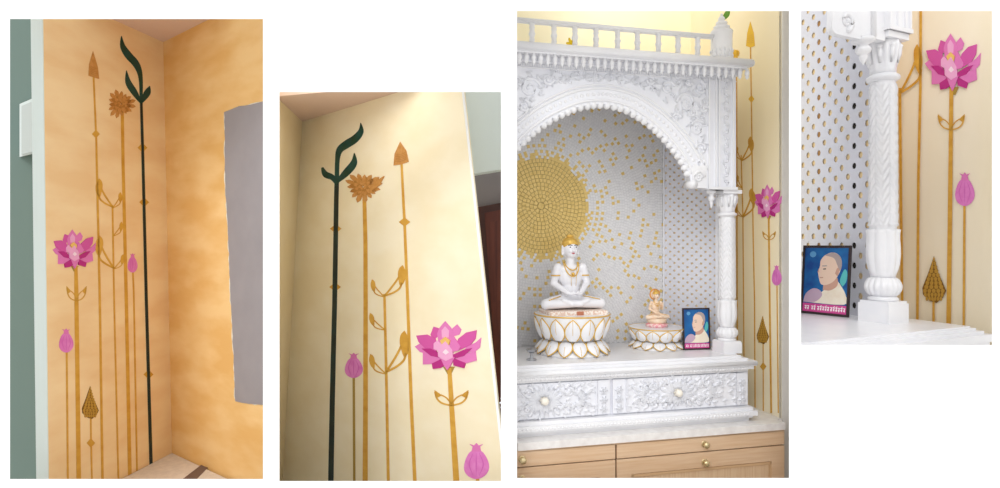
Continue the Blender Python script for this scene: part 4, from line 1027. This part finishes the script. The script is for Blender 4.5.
m = M(); m.tube([G2(0.17*math.cos(a*PI/16), -0.08, 0.8+0.17*math.sin(a*PI/16)) for a in range(32)], 0.022*h2, 6, closed=True); m.build('halo', mat('amber_gilt', (232, 160, 70), 0.4, metal=0.3), id2)
m = M(); pts = [G2(0.155*math.cos(a*PI/16), -0.09, 0.8+0.155*math.sin(a*PI/16)) for a in range(32)]; m.prism(pts, S.N*0.003); m.build('halo_disc', cream, id2)
# framed photo
def lean_photo(ztop_shelf, pl_, pr_, hr, lean, label, th=0.006):
    a_, b2_ = on_level(*pl_, ztop_shelf), on_level(*pr_, ztop_shelf)
    o = a_+Vector((0, 0, 0.002)); wr = (b2_-a_).length
    U2 = (b2_-a_).normalized(); N2 = Vector((U2.y, -U2.x, 0))
    up = (Vector((0, 0, 1))*math.cos(lean)-N2*math.sin(lean)).normalized(); nn = (N2*math.cos(lean)+Vector((0, 0, 1))*math.sin(lean)).normalized()
    P = lambda a, b, l: o+U2*(a*wr)+up*(b*hr)+nn*l
    rt = thing('framed_photo', P(0.5, 0, 0), label, 'framed photo')
    portrait(rt, P, wr, hr, nn, th)
    # easel strut behind
    m = M(); a = P(0.5, 0.55, -th); b_ = a-N2*(math.sin(lean)*hr*0.6+0.02); b_.z = ztop_shelf+0.003
    m.tube([a, b_], 0.004, 6); m.build('easel_strut', mat('black_frame', (52, 40, 42), 0.4), rt)
    return rt
Yf = on_level(697, 348.5, shelf_top).y
lean_photo(shelf_top, (683.3, 350.2), (710.3, 349.5), 40.5/FOC*Yf*1.01, 0.06, 'framed blue portrait of a bald person in a cream robe, beside the small idol')
# little silver lamp
ul, nl = shelf_spot(531.5, 360)
R = thing('oil_lamp', S.pt(ul, nl, shelf_top), 'tiny silver oil lamp on the shelf left of the large lotus pedestal', 'lamp')
m = M(); m.lathe(S, ul, nl, [(0.03, shelf_top), (0.028, shelf_top+0.006), (0.01, shelf_top+0.012), (0.008, shelf_top+0.035), (0.014, shelf_top+0.042)], 16); m.build('stand', silver, R)
m = M(); m.lathe(S, ul, nl, [(0.006, shelf_top+0.04), (0.03, shelf_top+0.05), (0.036, shelf_top+0.062), (0.03, shelf_top+0.06), (0.005, shelf_top+0.05)], 5, smooth=False); m.build('dish', silver, R)

# ================================================================== close view behind opening 4
K = Frame(801, 3.36, 1800)
kx = lambda px, n: K.uz(px, 244, n)[0]
kz = lambda px, py, n: K.uz(px, py, n)[1]
K.trim = lambda n: K.uz(798, 244, n)[0]
shelf4 = kz(801, 343, 0.0)
u_c, n_c = K.un(883, 321.5, shelf4)
Rc = 15.2/FOC*K.pt(u_c, n_c, 0).y*0.88
uk0 = kx(700, 0)
# side wall with the mural
e992 = None
usk = kx(927, n_c)
n_e = n_c
while 500+FOC*K.pt(usk, n_e, 0).x/K.pt(usk, n_e, 0).y < 999: n_e += 0.01
KW = Plane(K.pt(usk, 0, 0), K.pt(usk, -0.5, 0), K.pt(usk, 0, 1))
nbk = n_c-1.15
m = M(); m.box(K, usk, usk+0.03, nbk, n_e, 0, 4.1); struct(m, 'wall_mural_4', mat('cream_and_tan_wash', (250, 240, 220), 0.8, col2=(246, 232, 202), scale=1.6, stretch=(1, 1, 0.25)))
m = M(); m.box(K, usk-0.9, usk+0.02, nbk-0.03, nbk, 0, 4.1); struct(m, 'wall_back_4', tan_w)
sh4 = thing('home_shrine', K.pt(u_c, n_c, 0.0), 'close view of a white marble shrine corner with carved column and lattice side, rightmost opening', 'shrine')
zt4 = kz(884, 37, n_c)
column(sh4, K, u_c, n_c, zt4, shelf4, Rc, 96)
# upper corner: abacus block, pilaster, corbel, drop finial
nf4 = n_c+Rc*0.9
m = M(); b = Rc*1.25
m.box(K, u_c-b, u_c+b, n_c-b, n_c+b, zt4, zt4+0.9)
for k in (-0.95, -0.25, 0.45, 0.9): m.box(K, u_c+b*k-0.008, u_c+b*k+0.008, n_c+b, n_c+b+0.012, zt4+0.03, zt4+0.9)
m.box(K, u_c-b-0.01, u_c+b+0.008, n_c-b, n_c+b+0.014, zt4, zt4+0.028)
m.build('pilaster_block', marble, sh4)
m = M(); u0 = kx(861, nf4); u1 = u_c-b
m.box(K, u0, u1+0.01, nf4-0.05, nf4, kz(868, 37, nf4), zt4+0.9); m.tube([K.pt((u0+u1)/2, nf4, kz(868, 36, nf4)), K.pt((u0+u1)/2, nf4, zt4+0.9)], 0.022, 12); m.build('pilaster', marble, sh4)
drop_finial(sh4, K, kx(867.5, nf4), nf4-0.03, kz(867.5, 36.5, nf4-0.03), 30/FOC*K.P(867, 50, nf4).y, 0.066)
m = M(); a, za = K.uz(832, 33, nf4); b_, zb2 = K.uz(861, 5, nf4)
r = 0.05
prof = [(a+r, za), (b_, za), (b_, za+0.5), (a+0.03, za+0.5), (a+0.01, za+0.2), (a, za+r)]
for i in range(5): prof.append((a+r-r*math.sin(PI/2*(4-i+1)/6+0.0), za+r-r*math.cos(PI/2*(4-i+1)/6)))
m.prism([K.pt(x, nf4-0.04, z) for x, z in prof], K.N*0.04)
scroll(m, K, nf4, (a+b_)/2, za+0.1, 0.065, -PI/2, 1.3, 1, 0.013); scroll(m, K, nf4, (a+b_)/2, za+0.26, 0.06, -PI/2, 1.3, -1, 0.013)
m.build('corbel', marble, sh4)
# lattice side, with added strips and a sheet behind its holes
GA, GB = W(796, 244, 5.3), W(878, 244, 4.45); GA.z = GB.z = 0
GL = Line(); gd = GB-GA; gl = gd.length; gd.normalize(); gu = Vector((gd.y, -gd.x, 0))
GL.pt = lambda u, n, z: GA+gu*u+gd*n+Vector((0, 0, z))
cols = 14; pn = gl/cols; pz_ = 19.0/FOC*4.85
m = lattice(GL, 0, 0, gl, shelf4, zt4+0.75, pn, pz_, 0.006, 0.42); m.build('lattice_side', jali_m, sh4)
m = M()
for i_, mi_ in ((10, 0), (4, 1)): m.box(GL, -0.0055, -0.001, (i_+0.1)*pn, (i_+0.9)*pn, shelf4, zt4+0.7, mi_)  # strips coloured for the dark gap seen through two columns of holes
bm_ = mat('lit_wall_stand_in', (250, 222, 170), 0.8); m2 = M(); m2.box(GL, -0.014, -0.006, 0, gl, shelf4, zt4+0.7); m2.build('lit_wall_stand_in', bm_, sh4)  # added bright sheet so the holes look lit from the wall behind
m.build('dark_gap_strip', [mat('gap_dark', (40, 36, 30), 0.8), mat('gap_brown', (176, 134, 84), 0.8)], sh4)
# shelf with stepped edge
m = M()
for n_, x, z0, z1 in ((0.0, 0.0, -0.012, 0.0), (0.02, 0.03, -0.030, -0.012), (0.045, 0.075, -0.052, -0.030), (0.075, 0.13, -0.10, -0.052), (0.06, 0.11, -0.125, -0.1), (0.0, 0.03, -0.5, -0.125)):
    m.box(K, uk0, kx(908, n_c)+x, n_c-1.1, n_, shelf4+z0, shelf4+z1)
m.build('shelf', marble, sh4)
# framed photo
Y4 = on_level(828, 314, shelf4).y
lean_photo(shelf4, (800.6, 313.0), (848.5, 317.8), 68.5/FOC*Y4*1.0, 0.08, 'larger view of the black-framed blue portrait leaning beside the column, rightmost opening', 0.012)

R = wt('painted_vine', KW, 903, 340, 'gold vine leaf beside the capital of the marble column, rightmost opening')
stem(R, KW, [(900, 88), (901, 200), (902.5, 330)], 2.6); vine_leaf(R, KW, 900.3, 93, 915.8, 43.5, 1.0)
R = wt('painted_spear_bud', KW, 917, 340, 'plain straight gold stem between the column and the lotus, rightmost opening')
stem(R, KW, [(920.8, 0), (920.4, 90), (918.4, 180), (917.3, 336)], 2.6)
R = wt('painted_lotus', KW, 948, 345, 'large pink lotus high on the cream wall, rightmost opening')
stem(R, KW, [(951.4, 88), (950.4, 180), (948.3, 352)], [3.8, 4.2, 4.6]); small_leaf_pair(R, KW, 951.3, 130, 13.5, 16); lotus(R, KW, 925, 33.5, 981, 91)
R = wt('painted_bud', KW, 963.5, 345, 'pink bud on a thin stem right of the large lotus stem, rightmost opening')
stem(R, KW, [(964.5, 200), (963.6, 352)], 2.3, gold_p); bud(R, KW, 964.8, 192, 19, 28)
R = wt('painted_cone_bud', KW, 934, 340, 'scaly gold cone bud beside the column base, rightmost opening')
stem(R, KW, [(933.6, 298), (933.6, 325), (934, 342)], [2.2, 2.4, 3]); cone(R, KW, 934, 256, 303, 12.2)
diamond(R, KW, 934, 338, 5, 9)

# ================================================================== light, camera
w = bpy.data.worlds.new('daylight'); bpy.context.scene.world = w; w.use_nodes = True
bg = w.node_tree.nodes['Background']; bg.inputs['Color'].default_value = (1.0, 0.99, 0.97, 1); bg.inputs['Strength'].default_value = 1.12
def sun(rot, strength, angle, col=(1, 1, 1)):
    l = bpy.data.lights.new('sun', 'SUN'); l.energy = strength; l.angle = math.radians(angle); l.color = col
    o = bpy.data.objects.new('sun', l); C.objects.link(o); o.rotation_euler = rot
sun((math.radians(52), 0, math.radians(-22)), 0.9, 25)

def lamp(name, loc, aim, size, power, col=(1, 0.97, 0.92)):  # area light with no visible fitting, added to brighten a room
    l = bpy.data.lights.new(name, 'AREA'); l.shape = 'DISK'; l.size = size; l.energy = power; l.color = col
    o = bpy.data.objects.new(name, l); C.objects.link(o); o.location = loc; o.rotation_euler = (Vector(aim)-Vector(loc)).to_track_quat('-Z', 'Y').to_euler()
lamp('corner_fill', W(345, 30, 3.5), W(310, 300, 4.4), 0.5, 3.6)  # added fill, brightens the dim cream corner
lamp('back_wall_fill', W(640, -25, 4.1), W(640, 40, 4.5), 0.7, 1.0, (1, 0.93, 0.8))  # added fill, makes the yellow back wall glow above the railing
cd = bpy.data.cameras.new('camera'); cam = bpy.data.objects.new('camera', cd); C.objects.link(cam)
cam.location = EYE; cam.rotation_euler = (PI/2, 0, 0); cd.sensor_fit = 'HORIZONTAL'; cd.sensor_width = 36; cd.lens = 36*FOC/1000; cd.clip_start = 0.05
sc = bpy.context.scene; sc.camera = cam
sc.view_settings.view_transform = 'Standard'; sc.view_settings.look = 'None'; sc.view_settings.gamma = 1; sc.view_settings.use_curve_mapping = False
sc.view_settings.exposure = 0.0
GROUPS = {'painted_spear_bud': 'painted spear buds on the walls', 'painted_chrysanthemum': 'painted spiky blooms on the walls', 'painted_leaf_stem': 'painted dark green leafed stems',
          'painted_vine': 'painted gold vines on the walls', 'painted_lotus': 'painted pink lotuses on the walls', 'painted_bud': 'painted pink buds on the walls',
          'painted_cone_bud': 'painted gold cone buds on the walls', 'lotus_pedestal': 'lotus pedestals on the shrine shelf', 'idol': 'idols on the shrine shelf'}
for o in bpy.data.objects:
    if '_o' in o: del o['_o']
    if o.parent is None and o.name.split('.')[0] in GROUPS: o['group'] = GROUPS[o.name.split('.')[0]]
